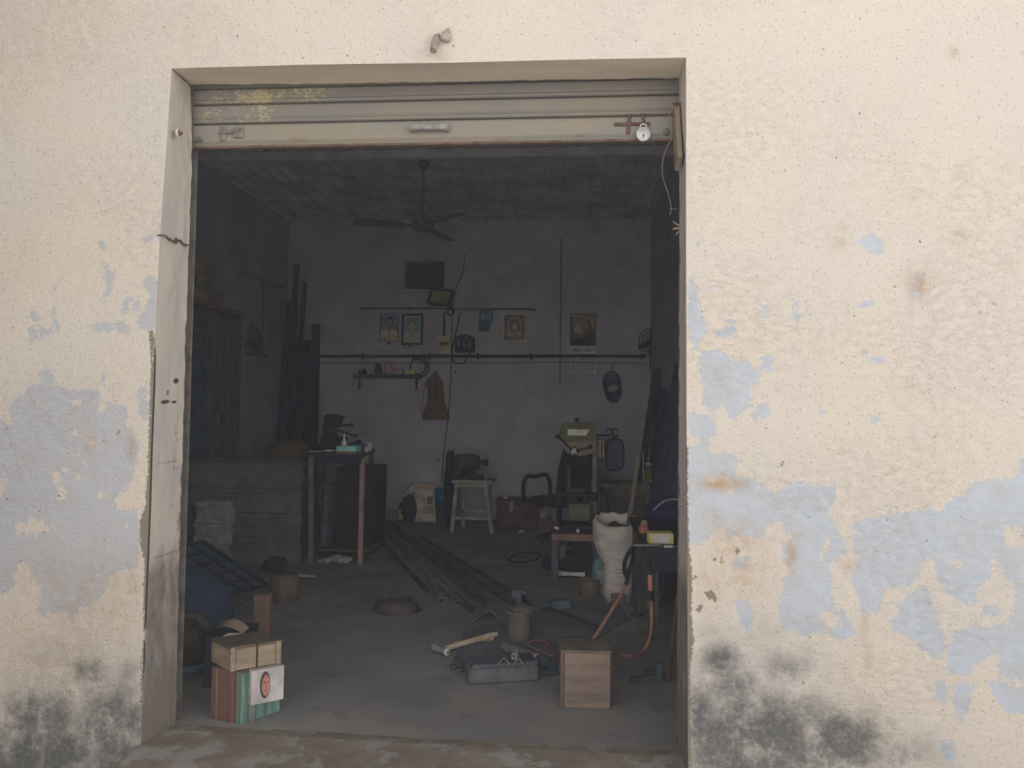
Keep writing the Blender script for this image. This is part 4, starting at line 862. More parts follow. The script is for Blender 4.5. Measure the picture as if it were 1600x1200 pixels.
# rag under bench
p = PZ(523, 878); mb = MB(); vs, fs = [], []
for j in range(9):
    for i in range(19):
        u, v = i/18-.5, j/8-.5; wv = mnoise.fractal(V((u*5, v*4, 2)), 1, 2, 4)
        vs.append((p.x+u*.31+.03*wv, p.y+v*.2*(1-.5*abs(u))+.03*wv, max(.004, .045+.05*wv-.05*abs(u)-.08*v*v)))
for j in range(8):
    for i in range(18): k = j*19+i; fs.append((k, k+1, k+20, k+19))
single('white_rag', mb.add(vs, fs, True), vm('white rag', (92, 84, 82), 3.8), 'crumpled white rag on the floor under the workbench', 'rag')
p = PZ(588, 878); single('red_stopper', MB().lathe([(0, 0), (.016, 0), (.016, .012), (0, .014)], p, n=12), vm('red cap', (84, 58, 60), 4), 'tiny red cap lying on the floor right of the workbench', 'cap')
for a, b, c_, lab in ((343, 858, .15, 'pale metal strip on the floor below the shutter offcut'), (383, 884, .1, 'shorter pale metal strip on the floor left of the rubble')):
    p, q = PZ(a, b), PZ(a+c_*190, b); single('metal_strip', MB().bar(p+V((0, 0, .03)), q+V((0, .02, .03)), .05, .05, bev=.003), vm('pale strip', (68, 68, 68), 3), lab, 'strip')

# floor heap at the left front: tarp, grille, flange, crates
TARP = vm('blue grey tarp', (52, 58, 68), 1.9, sc=4)
mb = MB(); mb.ball((-.88, 1.68, .0), (.46, .44, .43), 26, 16, .07, 2.2, 4.)
single('tarp_heap', mb, TARP, 'blue grey tarpaulin heap under the black grille', 'tarp')
A, D, Cc = PZ(317, 846, .5), PZ(418, 914, .14), PZ(360, 930, .14); Bq = A+(Cc-D)
t = thing('steel_grille', (A+D+Bq+Cc)*.25-V((0, 0, .1)), 'black steel grille panel lying tilted on the blue grey heap', 'grille')
GR = vm('grille black', (40, 44, 50), 1.9); GF = vm('grille sheet', (50, 54, 62), 1.9); up = (D-A).cross(Cc-D).normalized()
if up.z < 0: up = -up
mb = MB().prism([(0, 0), (1, 0), (1, 1), (0, 1)], D-A, Cc-D, (A-up*.012, up*.006)); mb.build('sheet', GF, t)
mb = MB()
for p, q in ((A, D), (D, Cc), (Cc, Bq), (Bq, A)): mb.bar(p, q, .022, .022, up=up)
mb.build('frame', GR, t)
for k in (1, 2): p = A.lerp(Bq, k/3); MB().bar(p, p+(D-A), .012, .016, up=up).build('bar', GR, t)
for k in range(1, 5): p = A.lerp(D, k/5); MB().bar(p, p+(Cc-D), .012, .016, up=up).build('bar', GR, t)
# flange disc
c = PY(290, 1001, .95); R0 = c.z-.004 if c.z < .24 else .2
t = thing('flange_wheel', (c.x, .95, 0), 'brown cast iron flange standing just inside the left reveal', 'wheel')
FW = vm('brown cast iron', (62, 60, 56), 1.)
MB().lathe([(0, -.03), (R0, -.03), (R0, .02), (R0*.72, .024), (R0*.7, .012), (R0*.3, .014), (R0*.28, .05), (0, .052)], c, (.15, -1, 0), 36).build('disc', FW, t)
for k in range(8):
    a_ = k*PI/4+.3; d_ = V((math.cos(a_), .15*math.cos(a_), math.sin(a_)))*R0*.85; MB().lathe([(0, .0), (.011, .0), (.011, .03), (0, .032)], c+d_, (.15, -1, 0), 8).build('bolt', vm('bolt brown', (58, 56, 54), 1.), t)
MB().lathe([(0, 0), (.018, 0), (.018, .02), (0, .022)], c+V((.0, -.055, -.0)), (.15, -1, 0), 14).build('hub_cap', vm('hub grey', (74, 72, 70), 1.), t)
p = PZ(292, 1047, .05); q = PZ(330, 1036, .05)
single('blue_pipe', MB().tube([p+V((-.1, -.05, 0)), p, q+V((.02, .0, 0))], .016, 10), vm('blue pipe paint', (66, 78, 92), .8), 'short blue pipe on the floor before the cast iron flange', 'pipe')
# rough box with stripes, carton, crate on top
zc0, zc1 = .238, .345
F, Rr, L = PZ(362, 1012, zc1), PZ(440, 1000, zc1), PZ(331, 998, zc1); e1, e2 = Rr-F, L-F
t = thing('wooden_crate', (F+Rr+L+L+e1)/4-V((0, 0, zc1-zc0)), 'pale wooden crate on top of the striped sack box just inside the doorway', 'crate')
CW = vm('pale crate wood', (112, 98, 82), .35, sc=6, stretch=(1, 1, 5)); CT = vm('crate lid wood', (82, 74, 64), .35, sc=6)
F0 = F-V((0, 0, zc1-zc0))
MB().prism([(0, 0), (1, 0), (1, 1), (0, 1)], e1, e2, (F0, (0, 0, zc1-zc0-.012))).build('body', CW, t)
MB().prism([(-.01, -.01), (1.01, -.01), (1.01, 1.01), (-.01, 1.01)], e1, e2, (F0+V((0, 0, zc1-zc0-.012)), (0, 0, .014))).build('lid', CT, t)
n1 = e1.cross(V((0, 0, 1))).normalized()
for u in (.02, .93): MB().bar(F0+e1*u+n1*.005+V((0, 0, .0)), F0+e1*u+n1*.005+V((0, 0, zc1-zc0)), .022, .012, up=tuple(n1)).build('batten', CW, t)
MB().bar(F0+e1*.5+n1*.004, F0+e1*.5+n1*.004+V((0, 0, zc1-zc0+.004)), .006, .008, up=tuple(n1)).build('strap', vm('strap', (62, 56, 54), .35), t)
# striped box below
k = N('striped woven sack'); tc = k.n('TexCoord'); wv = k.n('TexWave', wave_type='BANDS', bands_direction='X'); wv.inputs['Scale'].default_value = 26; wv.inputs['Distortion'].default_value = 1.5; wv.inputs['Detail'].default_value = 2
k.l(k.coord((1, .6, .0)), wv.inputs['Vector'])
base = k.mix(k.ramp(k.noise(9, 3, .5, k.coord((1, .6, .02))), .4, .6), lin((134, 88, 74)), lin((118, 102, 82)))
striped = k.out(k.mix(k.ramp(wv.outputs['Fac'], .3, .7, 0, .55), base, lin((92, 72, 60))), .85, 0, wv.outputs['Fac'], .5, .006)
green = vm('turquoise woven side', (78, 104, 96), .35, sc=8, stretch=(6, 6, .5), var=.4)
fb, rb, lb = PZ(390, 1136), PZ(424, 1118), PZ(331, 1128); 
fb, rb, lb = V((.285, .285, 0)), V((.40, .46, 0)), V((.125, .33, 0)); f1, f2 = rb-fb, lb-fb
t = thing('striped_box', (fb+rb+lb+lb+f1)/4, 'red brown striped box with a turquoise side under the pale crate', 'box')
MB().prism([(0, 0), (1, 0), (1, 1), (0, 1)], f1, f2, (fb, (0, 0, .236))).build('box', striped, t)
nn = f1.cross(V((0, 0, 1))).normalized()
MB().prism([(0, 0), (1, 0), (1, 1), (0, 1)], f1, V((0, 0, .225)), (fb+nn*.001, nn*.004)).build('side_cloth', green, t)
n2 = V((0, 0, 1)).cross(f2).normalized()
for u0, u1, cc in ((.0, .13, (106, 122, 108)), (.18, .36, (128, 86, 78)), (.74, .84, (110, 106, 86))): MB().prism([(u0, 0), (u1, 0), (u1, 1), (u0, 1)], f2, V((0, 0, .232)), (fb-n2*.001 if False else fb+(f2.cross(V((0, 0, 1))).normalized())*(-.002), (f2.cross(V((0, 0, 1))).normalized())*-.003)).build('stripe', mat('stripe %d' % cc[0], lin(cc), .85, sc=10, stretch=(8, 8, .4)), t)
# white carton with a portrait
p0, p1 = PY(398, 1052, .33), PY(447, 1040, .42)
c0 = V((p0.x, .37, PY(420, 1090, .37).z+.0)); wv_ = V((p1.x-p0.x, .10, 0))
zt0, zt1 = PY(405, 1088, .36).z, PY(405, 1048, .36).z
t = thing('white_carton', (c0.x+.07, .45, max(.0, zt0-.02)), 'white carton with a red portrait print leaning at the striped box', 'carton')
o_ = V((p0.x+.004, .285, .085)); nw = wv_.cross(V((0, 0, 1))).normalized()
MB().prism([(0, 0), (1, .0), (1, .155), (0, .155)], wv_, V((0, 0, 1)), (o_, -nw*.035)).build('carton', vm('white carton board', (134, 130, 128), .35), t)
MB().bar(o_+wv_*.1-nw*.018+V((0, 0, -.085)), o_+wv_*.1-nw*.018, .03, .02, up=(0, 1, 0)).build('foot', vm('carton foot', (90, 92, 88), .35), t)
MB().prism(ell(.42, .082, .16, .062), wv_, V((0, 0, 1)), (o_+nw*.0005, nw*.001)).build('portrait_hair', vm('portrait dark', (74, 66, 70), .35), t)
MB().prism(ell(.44, .08, .12, .048), wv_, V((0, 0, 1)), (o_+nw*.0018, nw*.001)).build('portrait_face', vm('portrait red', (142, 92, 80), .35), t)
mb = MB()
for e_ in (ell(.40, .094, .022, .005, 8), ell(.49, .094, .022, .005, 8), ell(.445, .058, .035, .004, 8), [(.435, .07), (.46, .07), (.45, .088)]): mb.prism(e_, wv_, V((0, 0, 1)), (o_+nw*.003, nw*.0008))
mb.build('portrait_features', vm('portrait dark', (74, 66, 70), .35), t)
MB().prism([(.68, .0), (.69, .0), (.69, .155), (.68, .155)], wv_, V((0, 0, 1)), (o_+nw*.0005, nw*.001)).build('print_edge', vm('lilac band', (140, 138, 150), .35), t)
# cardboard flap and papers
p = PZ(352, 978, .38); mb = MB().flat([p+V((-.07, .0, -.02)), p+V((-.02, -.02, .02)), p+V((.05, .02, .015)), p+V((.08, .06, -.025)), p+V((.0, .06, -.02))]);
cb = PY(352, 985, .75)
t = thing('open_carton', (cb.x, .8, 0), 'dark open carton with a curled flap behind the pale crate', 'carton')
MB().box((cb.x, .84, cb.z/2-.01), (.24, .24, cb.z-.02), (0, 0, .3)).build('box', vm('dark carton', (52, 54, 58), .8), t)
fz = cb.z; vs = []
for i in range(7):
    u = i/6; vs += [(cb.x-.09+.19*u, .72+.02*u, fz-.01+.035*math.sin(u*PI)), (cb.x-.07+.17*u, .80+.02*u, fz+.0+.045*math.sin(u*PI))]
MB().add(vs, [(2*i, 2*i+2, 2*i+3, 2*i+1) for i in range(6)], True).build('flap', vm('brown flap', (104, 86, 74), .8), t)
q = PY(366, 990, .7); single('white_paper', MB().prism([(-.04, 0), (.045, .0), (.035, .05), (-.03, .045)], (1, 0, 0), (0, .9, .1), ((q.x, .66, fz-.005), (0, 0, .003))), vm('white paper', (190, 195, 200), .7), 'white scrap of paper on the dark carton behind the crate', 'paper')
# upright red brown post and flat bars
p = PY(408, 930, 1.12); single('wooden_post', MB().box((p.x, 1.15, p.z/2), (.092, .08, p.z), (0, 0, .12), .006), vm('red brown wood', (80, 66, 59), 1.1, sc=5, stretch=(2, 2, .5)), 'upright red brown wooden post behind the pale crate', 'post')
for i, (a, b) in enumerate((((346, 962), (396, 936)), ((352, 976), (400, 946)))):
    p, q = PZ(*a, .008), PZ(*b, .05); single('flat_bar', MB().bar(p, q, .035, .012), vm('grey flat bar', (64, 66, 72), 1.8), ('upper', 'lower')[i]+' of the two grey flat bars below the black grille', 'bar', 'flat bars under the grille')
# stump, rubble, stick
p = PZ(438, 942); mb = MB().lathe([(0, 0), (.10, 0), (.115, .05), (.11, .17), (.09, .20), (0, .19)], p+V((0, .08, 0)), n=18); single('wooden_stump', mb, vm('brown stump', (64, 58, 54), 2.6, sc=6, stretch=(2, 2, .4)), 'squat brown wooden stump on the floor right of the grille', 'stump')
p = PZ(466, 910); single('pale_stick', MB().bar(p+V((-.02, 0, .06)), p+V((.09, .12, .03)), .035, .02), vm('pale stick', (80, 80, 76), 2.8), 'pale stick end lying behind the brown stump', 'stick')
for i, (a, b, d, rgb, lab) in enumerate(((430, 892, (.10, .12, .07), (50, 49, 48), 'dark lump of scrap left of the rubble behind the stump'), (464, 878, (.09, .09, .10), (66, 63, 58), 'brownish rubble stone before the workbench leg'), (448, 902, (.06, .06, .05), (58, 57, 58), 'small grey rubble stone behind the brown stump'))):
    p = PZ(a, b); single('rubble_stone', MB().ball(p+V((0, (.0, -.16, .0)[i], d[2]*.85)), d, 14, 9, .25, 2, i*3.), vm('rubble %d' % i, rgb, 3), lab, 'rubble')

# ================================================================== FLOOR MIDDLE
TB = [((660, 882), (690, 944), .045, 'O', 'short square tube with an open bright end, left of the floor bars'), ((592, 818), (717, 944), .06, 'U', 'upturned channel bar, widest of the floor bars'),
      ((592, 826), (738, 958), .035, 'L', 'angle bar on the floor ending in front of the channel bar'), ((604, 815), (762, 944), .04, 'L', 'angle bar on the floor under the bent roof plate'),
      ((640, 842), (802, 946), .045, 'O', 'long square tube on the floor reaching the rusty can'), ((655, 840), (832, 948), .03, 'L', 'rightmost thin angle bar on the floor'),
      ((589, 840), (668, 926), .03, 'O', 'leftmost thin tube on the floor'), ((612, 822), (748, 928), .035, 'O', 'square tube on the floor between the channel and angle bars')]
TM = vm('floor bar steel', (56, 55, 56), 3.4, sc=4); TM2 = vm('cut tube steel', (70, 70, 74), 2.8, sc=4)
for i, (a, b, wd, kd, lab) in enumerate(TB):
    zz = .002+(.05 if i in (3, 7) else .0); p, q = PZ(*a, zz), PZ(*b, zz)
    single('floor_bar', MB().angle(p, q, wd, .005, kind=kd), TM2 if i < 2 else TM, lab, 'bar', 'steel bars lying across the floor')
p = PZ(691, 947, .03); 
# bent roof shaped plate, upright clip
p = PZ(757, 970); mb = MB().bar(p+V((-.08, .08, .004)), p+V((.045, .08, .075)), .19, .006, up=(1, 0, -1)).bar(p+V((.045, .08, .075)), p+V((.11, .08, .004)), .19, .006, up=(-1, 0, -1))
single('bent_plate', mb, vm('grey bent plate', (72, 73, 72), 2.2), 'grey bent roof shaped plate on the floor left of the rusty can', 'plate')
p = PZ(806, 945); single('steel_clip', MB().box(p+V((0, .05, .05)), (.075, .03, .10), (.2, 0, .2)).box(p+V((.04, .05, .09)), (.07, .05, .012), (0, .3, .2)), vm('blue grey clip', (66, 70, 76), 2.5), 'small blue grey steel clip behind the rusty can', 'clip')
# rusty can
p = PZ(810, 1004); h = .175
t = thing('rusty_can', p+V((0, .08, 0)), 'rusty grey can standing on the floor at the end of the bars', 'can')
CN = vm('rusty can', (72, 69, 66), 1.7, sc=8, stretch=(1, 1, .5)); c = p+V((0, .08, 0))
MB().lathe([(0, .004), (.072, 0), (.074, .01), (.078, .06), (.076, .1), (.084, h), (.088, h+.004), (.082, h+.006), (.074, h-.004), (.068, .02), (0, .02)], c, n=26).build('body', CN, t)
MB().ring(c+V((0, 0, h+.002)), (0, 0, 1), .085, .004, 26, 6).build('rim', vm('can rim', (82, 80, 76), 1.7), t)
# steel sheet lying on the floor, hammer, pliers-like grinder, iron block and pieces
sp = [PZ(*q) for q in ((706, 1046), (722, 990), (790, 962), (960, 930), (984, 968), (900, 1018), (862, 1048))]
mb = MB().prism([(v.x, v.y) for v in sp], (1, 0, 0), (0, 1, 0), ((0, 0, .001), (0, 0, .004)))
single('floor_sheet', mb, vm('blue grey floor sheet', (78, 80, 84), 1.3, sc=3), 'thin blue grey steel sheet lying on the floor under the hammer', 'sheet')
z0 = .006
a, b = PZ(690, 1014, .03), PZ(776, 991, .03); dr = (b-a).normalized(); sd = V((dr.y, -dr.x, 0))
t = thing('hammer', a.lerp(b, .5)-V((0, 0, .028)), 'hammer with a pale wooden handle lying on the steel sheet', 'hammer')
MB().tube([a+V((0, 0, -.004)), a.lerp(b, .5), a.lerp(b, .85), b], [.015, .017, .02, .016], 12).build('handle', vm('pale hickory', (138, 112, 90), 1.5, sc=6, stretch=(1, 1, 1)), t)
MB().lathe([(0, -.07), (.018, -.07), (.026, -.06), (.026, -.035), (.018, -.025), (.02, 0), (.018, .025), (.024, .04), (.02, .062), (.008, .072), (0, .073)], a-dr*.012, sd*.9+V((0, 0, -.0)), 16).build('head', vm('hammer steel', (84, 84, 88), 1.4, rough=.45), t)
MB().lathe([(0, 0), (.024, 0), (.022, .004), (0, .005)], a-dr*.012+sd*.066, sd, 16).build('striking_face', vm('worn face', (150, 128, 112), 1.4), t)
a, b = PZ(704, 1004, .016), PZ(772, 995, .016)
single('wooden_rod', MB().tube([a+V((.02, -.02, 0)), a.lerp(b, .5)+V((0, -.025, 0)), b+V((0, -.04, 0))], [.014, .016, .013], 10), vm('brown handle', (110, 92, 76), 1.5), 'second brown wooden handle lying against the hammer', 'handle')
# iron block with offcuts
a, b = PZ(727, 1072), PZ(838, 1066); c = (a+b)/2+V((.0, .07, 0))
t = thing('iron_block', c, 'rough grey iron block on the floor in front of the hammer', 'block')
mb = MB(); mb.bar(a+V((0, .06, .045)), b+V((0, .07, .045)), .13, .09, bev=.014); mb.build('block', vm('pitted iron', (74, 72, 74), 1., sc=14, bs=.7), t)
MB().bar(a+V((.01, .07, .1)), b+V((-.02, .09, .1)), .16, .02, bev=.004).build('top_plate', vm('block plate', (68, 70, 76), 1.), t)
for i, (a_, b_, s_) in enumerate(((781, 1046, .038), (804, 1048, .04))):
    p = V((PZ(a_, b_, .1).x, 1.0, .101)); single('angle_offcut', MB().bar(p+V((-.02, -.03, .0)), p+V((.014, -.03, .034)), s_, .006, up=(1, 0, -1)).bar(p+V((.014, -.03, .034)), p+V((.048, -.03, .0)), s_, .006, up=(-1, 0, -1)), vm('offcut steel', (88, 84, 84), 1.), ('left', 'right')[i]+' one of two roof shaped angle offcuts on the iron block', 'offcut', 'angle offcuts on the iron block')
p = PZ(803, 1030, .125); single('tube_offcut', MB().angle(p, p+V((.01, .07, .0)), .026, .003, kind='O'), vm('bright tube end', (104, 106, 110), 1.2), 'short square tube offcut lying on the iron block', 'offcut')
for i, (a_, b_, s_) in enumerate(((708, 1046, .022), (720, 1050, .02), (713, 1034, .018), (725, 1040, .016))):
    p = PZ(a_, b_); single('hex_nut', MB().lathe([(s_*.45, 0), (s_, 0), (s_, s_*.9), (s_*.45, s_*.9), (s_*.45, 0)], p+V((0, 0, .006)), (0, 0, 1), 6), vm('nut steel', (62, 64, 70), 1.2), ('front left dark nut of the pile', 'front right dark nut of the pile', 'rear left dark nut of the pile', 'rear right dark nut of the pile')[i]+' left of the iron block', 'nut', 'nuts beside the iron block')
# grinder
a, b = PZ(788, 1010, .05), PZ(838, 1030, .05); dr = (b-a).normalized()
t = thing('angle_grinder', a.lerp(b, .5)-V((0, 0, .05)), 'grey angle grinder with a yellow collar lying beside the wooden block', 'grinder')
MB().tube([a, a.lerp(b, .3), b], [.026, .03, .032], 14).build('body', vm('grinder grey', (88, 86, 88), 1.1), t)
MB().cyl(b, b+dr*.022, .034, .034, 16).build('collar', vm('yellow collar', (150, 112, 56), 1.), t)
MB().tube([b+dr*.02, b+dr*.06, b+dr*.12+V((0, 0, -.005))], [.034, .04, .03], 12).lathe([(0, 0), (.055, 0), (.058, .012), (.02, .03), (0, .03)], b+dr*.1+V((0, 0, -.045)), (0, 0, 1), 20).build('head', vm('grinder head', (60, 66, 70), 1.), t)
# wooden block right front
a, b = PZ(876, 1107), PZ(954, 1108); w_ = (b-a).length; zt = PY(914, 1021, a.y).z
t = thing('wooden_block', a.lerp(b, .5)+V((0, .1, 0)), 'brown wooden block box standing on the floor right of the grinder', 'block')
Mx = Matrix.Translation(a) @ Matrix.Rotation(math.atan2(b.y-a.y, b.x-a.x)-.02, 4, 'Z')
WB = vm('brown block wood', (98, 85, 76), .7, sc=5, stretch=(.6, 1, 4))
MB(Mx).box((w_/2, .1, zt/2), (w_, .2, zt), bev=.006).build('body', WB, t); MB(Mx).box((w_/2, .1, zt+.005), (w_+.006, .206, .012), bev=.003).build('lid', vm('block lid wood', (88, 78, 72), .7), t)
MB(Mx).box((.012, -.002, zt/2), (.01, .006, zt*.96), bev=.001).build('corner_strip', vm('block strip', (74, 70, 64), .7), t)
# burlap lump
p = PZ(614, 962); mb = MB().ball(p+V((-.0, .12, .03)), (.17, .14, .06), 22, 12, .3, 2.3, 9.); single('burlap_lump', mb, vm('burlap', (60, 56, 55), 2.2), 'flattened dark burlap lump on the floor in the middle of the room', 'burlap')
single('black_wire', MB().tube(curve([PZ(787, 870, .01), PZ(800, 877, .01), PZ(822, 878, .01), PZ(840, 873, .01), PZ(846, 866, .01), PZ(828, 863, .01), PZ(805, 866, .012), PZ(796, 874, .012)], 6), .007, 6), cable, 'curl of black wire on the floor left of the drill stand', 'wire')
for a_, b_, lab in ((815, 832, 'bright white splinter on the floor before the brown crate'),):
    p = PZ(a_, b_); single('white_splinter', MB().bar(p+V((-.025, -.03, .012)), p+V((.03, .05, .02)), .03, .02), vm('bright white', (235, 235, 235), 6), lab, 'splinter')

# ================================================================== BACK FLOOR
# stool with the bench grinder
ys = 6.25; k_ = mpp(ys); zt = PY(740, 748, ys).z; cx = PY(741, 748, ys).x
SG = vm('stool grey green', (66, 66, 62), 6.2)
t = thing('stool', (cx, ys, 0), 'square grey stool with splayed legs standing before the back wall', 'stool')
MB().box((cx, ys, zt-.02), (.5, .44, .04), bev=.006).build('seat', SG, t)
ft = [((706, 838), 6.02), ((769, 842), 6.02), ((724, 824), 6.55), ((765, 826), 6.55)]; tp = [(-.19, -.17), (.16, -.17), (-.15, .17), (.17, .17)]
fp = []
for (q, y), (dx, dy) in zip(ft, tp):
    b = PY(*q, y); b.z = 0; fp.append(b); MB().bar(b, (cx+dx, ys+dy, zt-.04), .05, .05, up=(0, 1, 0), bev=.005).build('leg', SG, t)
for i, j in ((0, 1), (2, 3), (0, 2), (1, 3)):
    u = .28 if (i, j) in ((0, 1),) else .34
    A = fp[i].lerp(V((cx+tp[i][0], ys+tp[i][1], zt)), u); B = fp[j].lerp(V((cx+tp[j][0], ys+tp[j][1], zt)), u); MB().bar(A, B, .035, .04, bev=.004).build('stretcher', SG, t)
MB().box((cx, ys-.18, zt-.065), (.4, .025, .05)).build('seat_rail', SG, t)
GB = vm('grinder black', (47, 46, 49), 6.2)
c = V((PY(731, 722, ys).x, ys, PY(731, 722, ys).z))
t = thing('bench_grinder', (c.x, ys, zt), 'dark bench grinder standing on the square grey stool', 'grinder')
MB().box((c.x+.02, ys, zt+.0215), (.34, .2, .04), bev=.012).tube([(c.x+.02, ys, zt+.03), (c.x+.01, ys, c.z-.05)], .1, 12, .07).build('base', GB, t)
MB().lathe([(0, -.16), (.07, -.16), (.1, -.13), (.105, 0), (.1, .1), (.075, .14), (.03, .15), (.03, .24), (.0, .24)], c, (1, 0, .0), 22).build('motor', vm('motor brown', (53, 50, 50), 6.2), t)
MB().lathe([(0, -.02), (.125, -.02), (.14, -.015), (.14, .05), (.125, .055), (.04, .06), (0, .06)], c+V((-.235, 0, .0)), (1, 0, 0), 24).box(c+V((-.21, -.05, -.14)), (.07, .2, .2), bev=.01).build('wheel_guard', GB, t)
MB().lathe([(0, -.03), (.035, -.03), (.045, .0), (.035, .03), (0, .03)], c+V((.22, 0, 0)), (1, 0, 0), 14).build('spindle_nut', GB, t)
single('black_bin', MB().ball((PY(703, 760, 6.3).x-.03, 6.46, .43), (.075, .075, .43), 14, 12, .12, 3, 4), vm('black rag', (45, 47, 51), 6.3), 'tall black covered bin standing left behind the stool', 'bin')
# things along the foot of the back wall
y = 7.0; p = PY(663, 803, y)
t = thing('cardboard_box', (p.x, y, 0), 'tall torn brown cardboard box against the back wall left of the stool', 'box')
zz = lambda py, yy=7.: max(0., PY(663, py, yy).z)
x0, x1, h = PY(650, 780, 7.).x, PY(690, 780, 7.).x, PY(663, 763, 7.).z
CBD = vm('brown cardboard', (86, 74, 68), 7)
MB().box(((x0+x1)/2, 7.03, h/2), (x1-x0, .3, h), (0, .0, .06), .006).build('carton', CBD, t)
MB().prism([(0, 0), (1, 0), (.92, 1), (.05, .8)], (x1-x0, -.0, .0), (-.03, .05, .09), ((x0-.02, 6.86, h), (0, .008, .004))).build('flap', vm('flap cardboard', (80, 70, 64), 7), t)
MB().prism([(0, 0), (1, 0), (.9, 1), (.1, 1)], (-.16, .02, .0), (0, -.0, .08), ((x0+.08, 6.88, h-.04), (0, .01, 0))).build('flap', vm('flap cardboard', (80, 70, 64), 7), t)
mb = MB(); mats = vm('box print', (60, 54, 52), 7)
for i in range(3): mb.box(((x0+x1)/2+.02, 6.868, h*.42-.03*i), (.13, .004, .012), (0, 0, .06), 0)
mb.box(((x0+x1)/2+.04, 6.868, h*.66), (.07, .004, .1), (0, 0, .06), 0); mb.build('print', mats, t)
p = PY(628, 800, 6.9); t = thing('oil_pack', (p.x, 6.9, 0), 'dark pack with a yellow orange label at the foot of the back wall', 'bottle')
MB().box((p.x, 6.9, .11), (.10, .08, .22), bev=.015).lathe([(.02, .21), (.02, .25), (0, .25)], (p.x-.02, 6.9, 0), n=10).build('bottle', cable, t)
MB().prism([(-.036, .03), (.036, .03), (.036, .12), (-.036, .17)], (1, 0, 0), (0, 0, 1), ((p.x, 6.858, .0), (0, -.003, 0))).build('label', vm('yellow orange', (86, 76, 50), 7), t)
MB().bar((p.x-.035, 6.852, .2), (p.x+.045, 6.852, .14), .006, .016, up=(0, 1, 0)).build('pale_band', vm('pale band', (92, 90, 78), 7), t)
p = PY(638, 798, 6.75); t = thing('black_bag', (p.x, 6.78, 0), 'black bag slumped between the yellow labelled pack and the cardboard box', 'bag')
MB().ball((p.x, 6.8, .17), (.10, .1, .19), 16, 12, .15, 2.5, 1).build('bag', vm('black brown bag', (48, 45, 48), 7), t); MB().tube(curve([(p.x-.04, 6.78, .33), (p.x-.01, 6.77, .42), (p.x+.05, 6.78, .36)], 5), .012, 6).build('strap', CBD, t)
p = PY(692, 775, 6.6); t = thing('blue_bucket', (p.x, 6.62, 0), 'dark container with a blue top left of the stool legs', 'bucket')
zb = PY(692, 782, 6.6).z; z1 = PY(692, 764, 6.6).z
MB().lathe([(0, 0), (.085, 0), (.10, zb), (0, zb)], (p.x, 6.62, 0), n=20).build('container', vm('dark container', (47, 50, 54), 6.6), t); MB().lathe([(.10, zb), (.11, zb+.01), (.115, z1-.01), (.11, z1), (0, z1)], (p.x, 6.62, 0), n=20).build('blue_top', vm('blue plastic', (46, 54, 68), 6.6), t)
p = PZ(590, 800, .0); single('rubbish_heap', MB().ball((PY(603, 800, 7.).x, 7.02, .03), (.22, .12, .10), 22, 10, .35, 3, 6), vm('grey shavings', (66, 66, 66), 7), 'low heap of grey shavings at the foot of the back wall right of the workbench', 'heap')
p = PY(584, 790, 7.0); single('dark_plank', MB().box((p.x, 7.05, .13), (.07, .05, .26), (.15, 0, 0)), vm('dark plank', (49, 48, 50), 7), 'short dark plank leaning at the back wall behind the workbench leg', 'plank')
# brown crate with white mark
p0, p1 = PY(775, 822, 6.6), PY(846, 784, 6.6)
t = thing('brown_crate', ((p0.x+p1.x)/2, 6.75, 0), 'low reddish brown crate with a white chain before the back wall', 'crate')
MB().box(((p0.x+p1.x)/2, 6.78, p1.z/2), (p1.x-p0.x, .36, p1.z), bev=.008).build('body', vm('red brown crate', (55, 49, 48), 6.6), t)
MB().box(((p0.x+p1.x)/2, 6.78, p1.z+.008), (p1.x-p0.x+.02, .38, .02)).build('lid', vm('crate lid dark', (54, 48, 47), 6.6), t)
WH = vm('white enamel', (170, 170, 168), 6.6)
c = PY(799, 790, 6.58); mb = MB()
for i in range(4): mb.ring(c+V((.006*(-1)**i, -.004, .035-.03*i)), (.3*(i % 2), 1, 0), .016, .006, 12, 5)
mb.build('chain', WH, t)
p = PY(790, 781, 6.75); single('white_fleck', MB().box((p.x, 6.7, p1.z+.032), (.06, .03, .024)), vm('white fleck', (110, 112, 112), 6.6), 'small pale piece lying on the reddish brown crate', 'scrap')
p = PY(852, 812, 6.1); t = thing('jar_box', (p.x, 6.1, 0), 'brown box with a pale jar between the crate and the drill stand', 'box')
MB().box((p.x, 6.1, .1), (.16, .16, .2)).build('box', vm('jar box brown', (60, 52, 50), 6), t); MB().lathe([(0, .2), (.05, .2), (.05, .29), (.03, .31), (0, .31)], (p.x-.02, 6.08, 0), n=14).build('jar', vm('pale jar', (74, 70, 68), 6), t)

